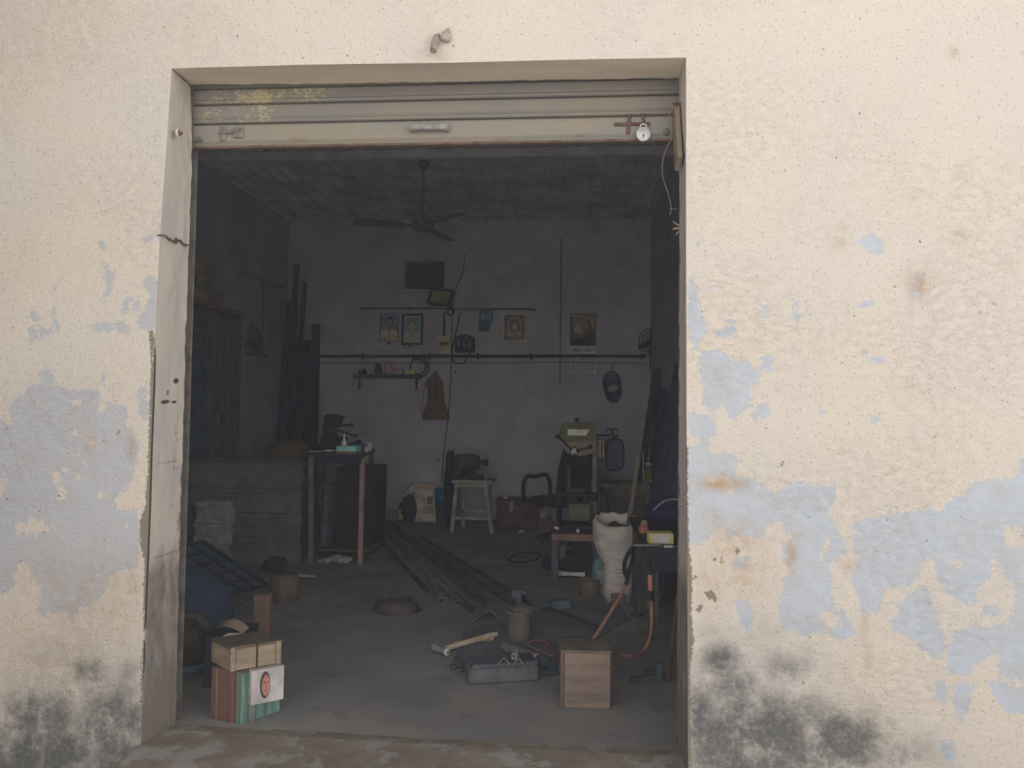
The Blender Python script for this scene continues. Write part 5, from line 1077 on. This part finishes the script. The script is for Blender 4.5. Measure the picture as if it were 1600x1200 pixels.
# black office chair
CH = vm('black chair', (43, 44, 48), 5.6); yc = 5.6; cx = PY(874, 785, yc).x
t = thing('office_chair', (cx, yc, 0), 'black office chair with looped armrests behind the drill press', 'chair')
ang = math.radians(226); Mc = Matrix.Translation((cx, yc, 0)) @ Matrix.Rotation(ang, 4, 'Z')      # local +x is the way the chair faces
MB(Mc).box((.02, 0, .46), (.5, .5, .10), bev=.035).build('seat', CH, t)
mb = MB(Mc); vs, fs = [], []
for j in range(9):
    v = j/8; hw = .24*(1-.35*max(0, v-.5)**1.4*2); z = .5+.63*v
    for i in range(9):
        u = i/8*2-1; vs.append((-.22-.10*v+.05*u*u, hw*u, z))
n = len(vs)
for j in range(8):
    for i in range(8): a = j*9+i; fs.append((a, a+1, a+10, a+9))
mb.add(vs+[(v[0]-.06, v[1], v[2]) for v in vs], fs+[tuple(n+i for i in reversed(f)) for f in fs]+[(i, n+i, n+i+1, i+1) for i in range(8)]+[(72+i, 73+i, n+73+i, n+72+i) for i in range(8)]+[(9*j, 9*j+9, n+9*j+9, n+9*j) for j in range(8)]+[(9*j+8, n+9*j+8, n+9*j+17, 9*j+17) for j in range(8)], True)
mb.build('backrest', CH, t)
for s in (-1, 1):
    MB(Mc).tube(curve([(-.12, .27*s, .44), (-.13, .29*s, .62), (-.06, .29*s, .73), (.1, .29*s, .72), (.24, .29*s, .72), (.29, .29*s, .62), (.30, .27*s, .44)], 5), .024, 8).build('armrest', CH, t)
MB(Mc).cyl((0, 0, .08), (0, 0, .42), .03).build('pedestal', CH, t)
mb = MB(Mc)
for k in range(5): a = k*2*PI/5; mb.bar((0, 0, .1), (.26*math.cos(a), .26*math.sin(a), .05), .04, .03)
mb.build('base', CH, t)
for k in range(5): a = k*2*PI/5; MB(Mc).ball((.26*math.cos(a), .26*math.sin(a), .025), (.025, .025, .025), 10, 6).build('caster', CH, t)

# ================================================================== DRILL PRESS ON ITS STAND
yd = 3.75
zt = PY(895, 832, 3.6).z
t = thing('drill_stand', PZ(897, 880), 'low wooden stand with a red brown top edge under the drill press', 'stand')
SB = vm('stand brown', (56, 51, 50), 3.6, sc=5); xs0, xs1 = PY(862, 835, 3.55).x, PY(938, 835, 3.55).x
MB().box(((xs0+xs1)/2, 3.85, zt-.02), (xs1-xs0, .66, .04)).build('top', SB, t)
MB().box(((xs0+xs1)/2, 3.515, zt-.03), (xs1-xs0, .02, .06)).build('front_edge', vm('red brown edge', (70, 60, 56), 3.6), t)
for x in (xs0+.03, xs1-.03):
    for y in (3.55, 4.14): MB().box((x, y, (zt-.04)/2), (.06, .06, zt-.04)).build('leg', vm('stand leg', (56, 56, 60), 3.6), t)
zb = zt
x_c = PY(929, 760, 3.9).x
t = thing('drill_press', (x_c-.1, 3.9, zb), 'olive and cream bench drill press standing on the low brown stand', 'drill press')
OL = vm('olive enamel', (56, 56, 50), 3.9); CR = vm('cream enamel', (96, 88, 78), 3.9); CS = vm('beige casting', (66, 62, 56), 3.9); DK = vm('drill black', (45, 46, 49), 3.9); CO = vm('grey column', (62, 62, 60), 3.9)
MB().box((x_c-.1, 3.86, zb+.025), (.42, .3, .05), bev=.015).lathe([(.07, .04), (.06, .1), (.045, .13), (0, .13)], (x_c, 3.9, zb), n=18).build('base', DK, t)
ztop = PY(929, 690, 3.9).z
MB().cyl((x_c, 3.9, zb+.05), (x_c, 3.9, ztop+.04), .026).build('column', CO, t)
zp = PY(900, 772, 3.8).z
MB().box((x_c-.16, 3.86, zp), (.33, .28, .03), bev=.008).box((x_c-.02, 3.9, zp-.03), (.1, .1, .08), bev=.015).box((x_c-.2, 3.82, zp-.05), (.1, .1, .08), bev=.015).build('table', DK, t)
MB().box((x_c-.17, 3.80, zp+.035), (.16, .10, .04)).build('vise', vm('vise grey', (51, 51, 53), 3.9), t)
MB().box((x_c-.13, 3.82, zb+.05+(zp-.1-zb)*.5), (.20, .2, zp-.16-zb), bev=.02).build('motor_case', vm('green grey case', (57, 58, 52), 3.9), t)
# head and belt cover
H = lambda px, py: PY(px, py, 3.75)
x0, x1 = H(874, 670).x, H(932, 670).x; zc0, zc1 = H(900, 689).z, H(900, 660).z
prof = [(x1, zc0), (x1, zc1)]+[(x0+.07+(.07)*math.cos(a), (zc0+zc1)/2+(zc1-zc0)/2*math.sin(a)) for a in [PI/2+PI/2*i/6 for i in range(7)]]+[(x0, zc0+.01), (x0+.02, zc0)]
MB().prism(prof, (1, 0, 0), (0, 0, 1), ((0, 3.72, 0), (0, .24, 0))).build('belt_cover', OL, t)
a, b = H(887, 680), H(921, 671); MB().prism([(a.x, a.z), (b.x-.03, a.z), (b.x, b.z), (a.x, b.z)], (1, 0, 0), (0, 0, 1), ((0, 3.714, 0), (0, .005, 0))).build('name_plate', CR, t)
p = H(901, 659); MB().cyl((p.x, 3.84, p.z-.01), (p.x, 3.84, p.z+.02), .014, n=10).box((p.x, 3.84, p.z+.025), (.055, .03, .014), bev=.005).build('cover_knob', DK, t)
pts = [(878, 690), (930, 689), (932, 706), (915, 711), (895, 713), (884, 706)]
MB().prism([(H(*q).x, H(*q).z) for q in pts], (1, 0, 0), (0, 0, 1), ((0, 3.74, 0), (0, .18, 0))).build('head', CS, t)
hc = H(897, 705)
MB().lathe([(0, 0), (.038, 0), (.042, .008), (.038, .02), (.03, .022), (0, .024)], (hc.x, 3.735, hc.z), (0, -1, 0), 22).build('hub_ring', DK, t); MB().lathe([(0, 0), (.031, 0), (.029, .006), (0, .008)], (hc.x, 3.71, hc.z), (0, -1, 0), 22).build('hub', vm('hub cream', (88, 82, 76), 3.9), t)
for q, kb in (((871, 682), 1), ((922, 698), 0), ((899, 727), 0)):
    e = PY(*q, 3.66); l = MB().cyl((hc.x, 3.715, hc.z), e, .008, .007, 8).build('feed_lever', DK, t)
    MB().ball(e, (.022, .022, .022), 12, 8).build('knob', DK, l)
qx = H(889, 720).x; MB().cyl((qx, 3.8, H(0, 712).z), (qx, 3.8, H(0, 745).z), .018, .014, 12).cyl((qx, 3.8, H(0, 745).z), (qx, 3.8, H(0, 752).z), .02, .014, 12).cyl((qx, 3.8, H(0, 752).z), (qx, 3.8, H(0, 766).z), .005, n=8).build('spindle', vm('spindle steel', (52, 52, 55), 3.9), t)
MB().box((H(936, 700).x, 3.86, H(936, 700).z), (.05, .1, .16), bev=.01).build('motor_bracket', vm('copper brown bracket', (66, 58, 54), 3.9), t)
for px in (938, 943): a = PY(px, 688, 3.76); b = PY(px, 715, 3.76); MB().cyl(a, b, .006, n=8).build('copper_strip', vm('copper strip', (84, 70, 62), 3.9), t)
a, b = PY(945, 735, 3.85), PY(975, 685, 3.85); cx, cz, rw, rh = (a.x+b.x)/2, (a.z+b.z)/2, (b.x-a.x)/2, (b.z-a.z)/2
MM = vm('motor grey', (50, 51, 55), 3.9)
se = lambda f, n=28: [(cx+f*rw*math.copysign(abs(math.cos(2*PI*i/n))**.5, math.cos(2*PI*i/n)), cz+(rh-(1-f)*rw)*math.copysign(abs(math.sin(2*PI*i/n))**.5, math.sin(2*PI*i/n))) for i in range(n)]
mo = MB().prism(se(.97), (1, 0, 0), (0, 0, 1), ((0, 3.79, 0), (0, .2, 0))).bar((H(936, 700).x, 3.88, cz+.05), (cx, 3.88, cz+.05), .06, .08).build('motor', MM, t)
pp = [V((x, 3.786, z)) for x, z in se(.9)]; MB().tube(pp+pp[:2], .011, 6).build('motor_rim', DK, mo)
a, b = PY(930, 680, 3.85), PY(966, 680, 3.85); MB().box(((a.x+b.x)/2, 3.87, a.z), (b.x-a.x, .14, .016)).box((cx, 3.87, (cz+rh+a.z)/2), (.05, .05, abs(a.z-cz-rh)+.02)).build('motor_plate', DK, t)
p = PY(957, 671, 3.85); MB().cyl((p.x, 3.87, a.z), (p.x, 3.87, p.z), .016, n=10).box((p.x, 3.87, p.z), (.11, .03, .02), bev=.006).build('tension_crank', MM, t)
p = PY(903, 822, 3.6); single('white_ball', MB().ball((p.x, 3.56, zb+.02), (.018, .018, .018), 10, 7), WH, 'small white ball cap on the front of the drill stand', 'cap')
p = PY(861, 813, 3.9); single('white_chip', MB().box((xs0+.035, 3.75, zb+.014), (.045, .02, .024), (0, .3, .3)), vm('pale chip', (128, 126, 120), 3.8), 'small white chip at the left end of the drill stand', 'chip')
# under and beside the stand
p = PZ(893, 902); t = thing('small_motor', (p.x, 3.75, 0), 'dark motor with a bright strip on the floor under the drill stand', 'motor')
MB().lathe([(0, -.13), (.08, -.13), (.1, -.1), (.1, .1), (.08, .13), (0, .13)], (p.x, 3.78, .12), (1, 0, 0), 20).build('body', DK, t); MB().box((p.x, 3.78, .02), (.26, .2, .04)).build('base', vm('motor base', (50, 47, 47), 3.7), t)
MB().prism([(-.13, -.02), (.0, -.012), (.12, -.02), (.12, .02), (.0, .014), (-.13, .022)], (1, 0, 0), (0, 0, 1), ((p.x, 3.668, .035), (0, .006, 0))).build('bright_strip', vm('bright strip', (96, 90, 90), 3.6), t)
a = PY(877, 856, 3.62); single('grey_sheet_piece', MB().box((a.x+.005, 3.70, .14), (.05, .01, .28), (.1, 0, .2)), vm('grey sheet piece', (64, 64, 66), 3.6), 'narrow grey sheet piece standing at the left leg under the drill stand', 'sheet')
p = PZ(856, 892); t = thing('black_shoe', p, 'black clamp shaped scrap on the floor left of the drill stand', 'scrap')
MB().ball(p+V((0, .08, .06)), (.06, .11, .06), 14, 9, .2, 2, 3).build('body', DK, t); MB().ball(p+V((.01, -.0, .06)), (.02, .02, .02), 10, 6).build('bright_end', vm('bright end', (74, 76, 82), 3.7), t)
p = PZ(921, 936); t = thing('paint_tin', p+V((0, .09, 0)), 'brown paint tin on the floor left of the white sack', 'tin')
MB().lathe([(0, 0), (.082, 0), (.082, .13), (.086, .135), (.078, .14), (.072, .12), (0, .12)], p+V((0, .09, 0)), n=22).build('tin', vm('brown tin', (74, 66, 60), 2.8), t); MB().ring(p+V((0, .09, .136)), (0, 0, 1), .082, .005, 22, 5).build('rim', vm('tin rim', (66, 60, 56), 2.8), t)
p = PY(940, 884, 2.75); t = thing('blue_can', (PY(938, 884, 3.0).x, 3.05, 0), 'upright bluish oil can between the drill stand and the white sack', 'can')
MB().lathe([(0, 0), (.06, 0), (.062, .2), (.05, .26), (.02, .3), (.02, .33), (0, .33)], (PY(938, 884, 3.0).x, 3.05, 0), n=18).build('can', vm('bluish can', (62, 70, 72), 2.9), t); MB().box((PY(938, 884, 3.0).x, 2.99, .16), (.06, .012, .1)).build('label', vm('green label', (72, 80, 76), 2.9), t)

# ================================================================== WHITE SACK AND POLE
ysk = 2.72
rows = [(944, 948, 988), (936, 942, 991), (920, 942, 992), (902, 944, 990), (886, 944, 992), (868, 934, 997), (850, 928, 1000), (836, 930, 1000)]
SK = vm('dirty white sack', (104, 98, 92), 2.6, sc=5, stretch=(1, 1, 3.5), bs=1., var=.16); BS = vm('sack scrap', (50, 47, 48), 2.6); vs, fs = [], []; n = 32
def sack_ring(cx, cy, hw, hd, zf, amp):
    for i in range(n):
        th = 2*PI*i/n; u = V((math.cos(th), math.sin(th), 0)); z = zf(u); w = mnoise.fractal(V((u.x*2.2, u.y*2.2, z*12)), .8, 2.1, 4)
        k = 1+amp*w; vs.append((cx+u.x*hw*k, cy+u.y*hd*k, z+(.02*w if amp > .1 else 0)))
for j, (py, l, r) in enumerate(rows):
    a, b = PY(l, py, ysk), PY(r, py, ysk); hw = (b.x-a.x)/2; z_ = 0. if j == 0 else max(.0, a.z)
    sack_ring((a.x+b.x)/2, ysk+.16, hw, min(.17, hw*.95), lambda u, z_=z_: z_, .13 if j else .04)
zf_, zb_ = PY(960, 824, ysk).z, PY(960, 800, ysk+.3).z; mx = (PY(930, 820, ysk).x+PY(999, 820, ysk).x)/2
lip = lambda d: (lambda u: zf_+(zb_-zf_)*(.5+.5*u.y)**.8-d)
sack_ring(mx, ysk+.16, .175, .165, lip(.02), .1); sack_ring(mx, ysk+.165, .155, .145, lip(0), .16); sack_ring(mx, ysk+.17, .135, .125, lip(.015), .12); sack_ring(mx, ysk+.17, .125, .11, lip(.16), .08)
m_ = len(rows)+4
for j in range(m_-1):
    for i in range(n): fs.append((j*n+i, j*n+(i+1) % n, (j+1)*n+(i+1) % n, (j+1)*n+i))
cx = (PY(948, 944, ysk).x+PY(988, 944, ysk).x)/2
t = thing('white_sack', (cx, ysk+.16, 0), 'dirty white woven sack standing open with a pole stuck in it', 'sack')
MB().add(vs, fs, True).build('sack', SK, t)
mb = MB()
for k, (dx, dy, r_) in enumerate(((-.06, -.03, .06), (.03, -.05, .055), (.05, .03, .05), (-.02, .05, .06), (-.1, .02, .04))): mb.ball((mx+dx, ysk+.16+dy, zf_-.055+.02*(k % 2)), (r_, r_, .05), 12, 8, .3, 2.5, k*2.)
mb.build('scrap_filling', BS, t)
mb = MB()
for k in range(3):
    a = PY(962, 890+6*k, ysk-.015); mb.tube(curve([a+V((.025*q, -.0+.004*q, .006*math.sin(q*3+k))) for q in range(5)], 3), .0022, 4)
mb.build('faded_marks', vm('faded ink', (76, 72, 76), 2.6), t)
a = PY(966, 935, ysk-.02); MB().box((a.x, ysk+.005, .05), (.11, .03, .09), (0, 0, .05), .01).build('patch', vm('sack patch', (66, 62, 60), 2.6), t)
p, q = PY(998, 712, 3.1), PY(981, 832, 2.90); 
t = thing('wooden_pole', q, 'pale wooden pole leaning up out of the white sack', 'pole')
MB().tube([q, q.lerp(p, .5), p], [.020, .022, .024], 10).build('shaft', vm('pole wood', (66, 62, 57), 2.8, sc=4, stretch=(2, 2, .3)), t); MB().cyl(q+V((0, 0, -.06)), q.lerp(p, .08), .03, .028, 12).build('dark_collar', vm('pole collar', (56, 52, 50), 2.7), t)
# carton behind the sack
a, b = PY(935, 800, 4.6), PY(1012, 757, 4.6); y = 4.85
t = thing('khaki_carton', ((a.x+b.x)/2, y, 0), 'large dull khaki carton behind the white sack', 'carton')
MB().box(((a.x+b.x)/2+.03, y, b.z/2), (b.x-a.x, .5, b.z), bev=.006).build('carton', vm('khaki carton', (58, 56, 52), 4.7), t)
MB().box(((a.x+b.x)/2+.03, y-.252, b.z*.5), (b.x-a.x-.1, .006, b.z*.7), bev=0).build('panel', vm('khaki panel', (54, 51, 50), 4.7), t)
single('wooden_strip', MB().bar(PY(942, 762, 4.54), V((PY(975, 850, 4.4).x, 4.4, .016)), .03, .02, up=(0, 1, 0)), vm('dark slat', (48, 48, 52), 4.6), 'dark slat leaning across the khaki carton', 'slat')
p = PY(1016, 740, 4.85); t = thing('amber_bottle', (p.x-.0, 4.85, b.z+.001), 'amber bottle with a pale cap standing on the khaki carton', 'bottle')
hz_ = PY(1016, 727, 4.8).z-b.z
MB().lathe([(0, 0), (.05, 0), (.052, .01), (.05, hz_*.7), (.03, hz_*.9), (.028, hz_), (0, hz_)], (p.x-.02, 4.85, b.z+.001), n=18).build('bottle', vm('amber glass', (64, 60, 50), 4.7), t); MB().lathe([(.034, hz_-.0), (.036, hz_+.02), (0, hz_+.022)], (p.x-.02, 4.85, b.z+.001), n=14).build('cap', vm('pale bottle cap', (96, 94, 84), 4.7), t)
a, b2 = PY(1005.5, 706, 4.6), PY(1007.5, 738, 4.6); single('bright_rod', MB().cyl(V((b2.x, 4.75, b.z+.002)), a+V((0, .05, 0)), .006, n=8), vm('bright rod', (92, 100, 108), 4.6), 'thin bright rod standing on the khaki carton left of the amber bottle', 'rod')
# sheets leaning on the right wall
for i, (y0, y1, h, x0, rgb, lab) in enumerate(((2.75, 4.4, 1.95, .34, (52, 55, 66), 'blue grey sheet leaning on the right wall, nearest of the three'), (5.15, 5.6, 1.75, .28, (49, 50, 57), 'dark sheet leaning on the right wall, middle of the three'), (5.8, 6.6, 2.0, .3, (50, 51, 55), 'dark sheet leaning on the right wall, farthest of the three'))):
    mb = MB(); n = 12; vs = []
    for j in range(2):
        for k in range(n+1):
            y = y0+(y1-y0)*k/n; wv = .012*math.sin(k*1.9)
            vs += [(XR-x0+wv, y, .003), (XR-.015-abs(wv)*.3, y+.1, h)] if j == 0 else [(XR-x0+wv+.012, y, .003), (XR-.004-abs(wv)*.3, y+.1, h)]
    m = 2*(n+1); fs = []
    for k in range(n): a = 2*k; fs += [(a, a+1, a+3, a+2), (m+a, m+a+2, m+a+3, m+a+1), (a, a+2, m+a+2, m+a), (a+1, m+a+1, m+a+3, a+3)]
    fs += [(0, m, m+1, 1), (2*n, 2*n+1, m+2*n+1, m+2*n)]
    single('leaning_sheet', mb.add(vs, fs), vm('leaning sheet %d' % i, rgb, 4., sc=2), lab, 'sheet')
p = V((XR-.06, 2.45, 0))
single('rusty_rod', MB().cyl(PZ(1044, 1066, 0), PY(1059, 930, .85), .012, n=8), vm('rusty rod', (72, 60, 56), 1.), 'thin rusty rod leaning just inside the right jamb', 'rod')

# ================================================================== RIGHT BENCH
zt = .70; x0, x1, y0, y1 = 2.185, 2.75, 1.16, 2.5
t = thing('iron_table', ((x0+x1)/2, (y0+y1)/2, 0), 'dark iron table inside the right jamb with tools on top', 'table')
TT = vm('table iron', (50, 52, 56), 1.4, sc=4); TL = vm('table leg grey', (62, 65, 68), 1.4)
MB().box(((x0+x1)/2, (y0+y1)/2, zt-.015), (x1-x0, y1-y0, .03)).build('top', TT, t)
MB().box(((x0+x1)/2, y0+.02, zt-.08), (x1-x0-.04, .012, .10)).build('front_rail', TT, t)
MB().box((x0+.03, (y0+y1)/2, zt-.21), (.012, y1-y0-.1, .36)).build('side_panel', vm('side panel grey green', (62, 63, 61), 1.5), t)
for x in (x0+.06, x1-.05):
    for y in (y0+.06, y1-.06):
        l = MB().angle((x, y, .0), (x, y, zt-.03), .045, .006, up=(0, -1, 0)).build('leg', TL, t); MB().box((x, y+.01, .006), (.09, .09, .012)).build('foot', TL, l)
zt += .001
c = PY(1040, 832, 1.9); t = thing('tool_bag', (2.46, 1.95, zt), 'dark blue tool bag lying on the iron table', 'bag')
MB().ball((2.47, 2.0, zt+.105), (.22, .25, .10), 22, 12, .10, 2., 5).build('bag', vm('dark blue bag', (42, 48, 62), 1.8), t); MB().tube(curve([(2.3, 1.85, zt+.13), (2.38, 1.80, zt+.2), (2.5, 1.82, zt+.195), (2.58, 1.88, zt+.13)], 5), .013, 6, flat=.6).build('strap', vm('bag strap', (78, 84, 92), 1.8), t)
p = PY(1033, 845, 1.3); t = thing('yellow_carton', (p.x, 1.34, zt), 'small yellow ended carton with a pale panel on the iron table', 'carton')
MB().box((p.x, 1.36, zt+.032), (.142, .10, .062), (0, 0, .03), .003).build('carton', vm('yellow ends', (144, 130, 62), 1.3), t); MB().box((p.x, 1.307, zt+.033), (.095, .006, .05), (0, 0, .03), 0).build('panel', vm('pale panel', (138, 130, 122), 1.3), t)
a, b = PY(989, 856, 1.22), PY(1034, 853, 1.22); single('steel_rod', MB().cyl((a.x, 1.2, zt+.008), (b.x, 1.24, zt+.008), .006, n=8), vm('rod steel', (92, 92, 94), 1.2), 'short thin steel rod along the front edge of the iron table', 'rod')
p = PY(1043, 861, 1.19); t = thing('pliers', (p.x, 1.2, zt), 'small pliers lying near the right jamb on the iron table', 'pliers')
MB().bar((p.x-.02, 1.19, zt+.009), (p.x+.03, 1.2, zt+.009), .016, .014).build('jaws', vm('bright jaw', (124, 120, 116), 1.2), t)
for s in (-1, 1): MB().tube(curve([(p.x+.03, 1.2, zt+.009), (p.x+.06, 1.2+.012*s, zt+.009), (p.x+.11, 1.2+.02*s, zt+.009)], 4), .006, 6).build('handle', vm('plier grip', (62, 64, 70), 1.2), t)
p = PY(992, 846, 1.75); t = thing('red_plug', (2.19, 1.7, zt), 'red connector with a yellow cap at the left edge of the iron table', 'plug')
MB().box((2.225, 1.70, zt+.025), (.05, .06, .05), (0, 0, .3), .01).build('body', vm('red plug', (108, 66, 56), 1.6), t); MB().lathe([(0, 0), (.022, 0), (.024, .05), (.01, .07), (0, .07)], (2.24, 1.82, zt), n=12).build('cap', vm('tan cap', (92, 78, 62), 1.7), t)
# cables
OR_ = vm('orange cable', (106, 72, 62), 1.6); BK = vm('black hose', (46, 48, 52), 1.6)
def path(L): return [PY(a, b, y) if y > 0 else PZ(a, b, .014) for a, b, y in L]
t = thing('welding_cable', PZ(930, 1005, 0), 'orange welding cable hanging from the table past the white sack to the floor', 'cable')
MB().tube(curve(path([(992, 852, 1.6), (984, 862, 1.5), (977, 876, 1.45), (976, 892, 1.45), (980, 904, 1.45), (978, 914, 1.45)]), 6), .013, 8).tube(curve(path([(990, 858, 1.62), (988, 874, 1.5), (983, 890, 1.46), (980, 904, 1.45)]), 6), .011, 8).build('black_part', BK, t)
MB().tube(curve(path([(977, 912, 1.45), (970, 930, 1.45), (955, 955, 1.48), (938, 982, 1.5), (924, 1003, 1.52)]), 6), .010, 8).build('orange_part', OR_, t)
e = PY(924, 1003, 1.52); MB().tube(curve([e, PZ(919, 1008, .06), PZ(914, 1014, .012), PZ(908, 1022, .012)], 5), .012, 8).build('black_end', BK, t)
t = thing('orange_cable', PZ(985, 1026), 'orange cable with a black joint hanging under the right end of the table', 'cable')
P2 = [(1016, 908, 1.10), (1017, 925, 1.10), (1018, 950, 1.10), (1018, 980, 1.10), (1014, 1000, 1.12), (1006, 1016, 1.16)]
f = [PZ(995, 1024, .012), PZ(980, 1025, .012), PZ(966, 1022, .012), PZ(952, 1012, .012)]
MB().tube(curve(path(P2)+f, 6), .009, 8).build('cable', OR_, t)
MB().tube(path([(1016, 898, 1.10), (1016.5, 922, 1.10)]), .013, 10).build('grip', vm('orange grip', (122, 76, 62), 1.3), t); MB().tube(path([(1017, 922, 1.10), (1017.5, 938, 1.10)]), .013, 10).build('joint', BK, t)
MB().tube(path([(1013, 872, 1.135), (1014, 884, 1.11), (1016, 899, 1.10)]), .01, 8).build('lead', BK, t)
L = [(823, 1005), (838, 1001), (852, 1004), (862, 1012), (866, 1022), (872, 1030)]; L2 = [(818, 1008), (832, 1012), (848, 1020), (864, 1025), (878, 1022), (905, 1016), (925, 1008), (945, 1008), (960, 1018), (968, 1032), (965, 1044), (955, 1047)]
single('orange_hose', MB().tube(curve([PZ(a, b, .016) for a, b in L], 6), .010, 8), vm('dull orange hose', (92, 68, 62), 1.3), 'short arched piece of orange hose beside the rusty can', 'hose')
single('pink_cable', MB().tube(curve([PZ(a, b, .02) for a, b in L2], 6), .009, 8), vm('pinkish cord', (92, 74, 68), 1.3), 'long pinkish cord winding from the can behind the wooden block', 'cord')
# tray of steel and a clamp foot on the floor by the table
a = PZ(862, 958); b = PZ(905, 952); single('steel_channel', MB().angle(PZ(852, 955), PZ(932, 985), .06, .006, kind='U'), vm('channel grey', (56, 58, 60), 2.), 'dark steel channel lying on the floor left of the table', 'channel')
c = PZ(874, 952); single('blue_plate', MB().box(c+V((0, .05, .03)), (.14, .10, .06), (0, 0, .3)), vm('teal plate', (62, 70, 74), 2.2), 'small teal grey steel piece on the floor before the paint tin', 'plate')
p = PZ(1030, 1062); single('clamp_bar', MB().bar(PZ(985, 1062, .016), PZ(1048, 1056, .016), .03, .03).box(PZ(1030, 1056, .03)+V((-.0, -.0, .02)), (.035, .03, .10)), vm('clamp grey', (62, 66, 70), 1.1), 'grey clamp bar lying on the floor under the iron table', 'clamp')
p = PZ(1000, 1000, 0); single('brown_chip', MB().box(PZ(1014, 1052, .01), (.06, .03, .02), (0, 0, .2)), vm('brown chip', (74, 66, 62), 1.1), 'small brown wood chip beside the clamp bar', 'chip')
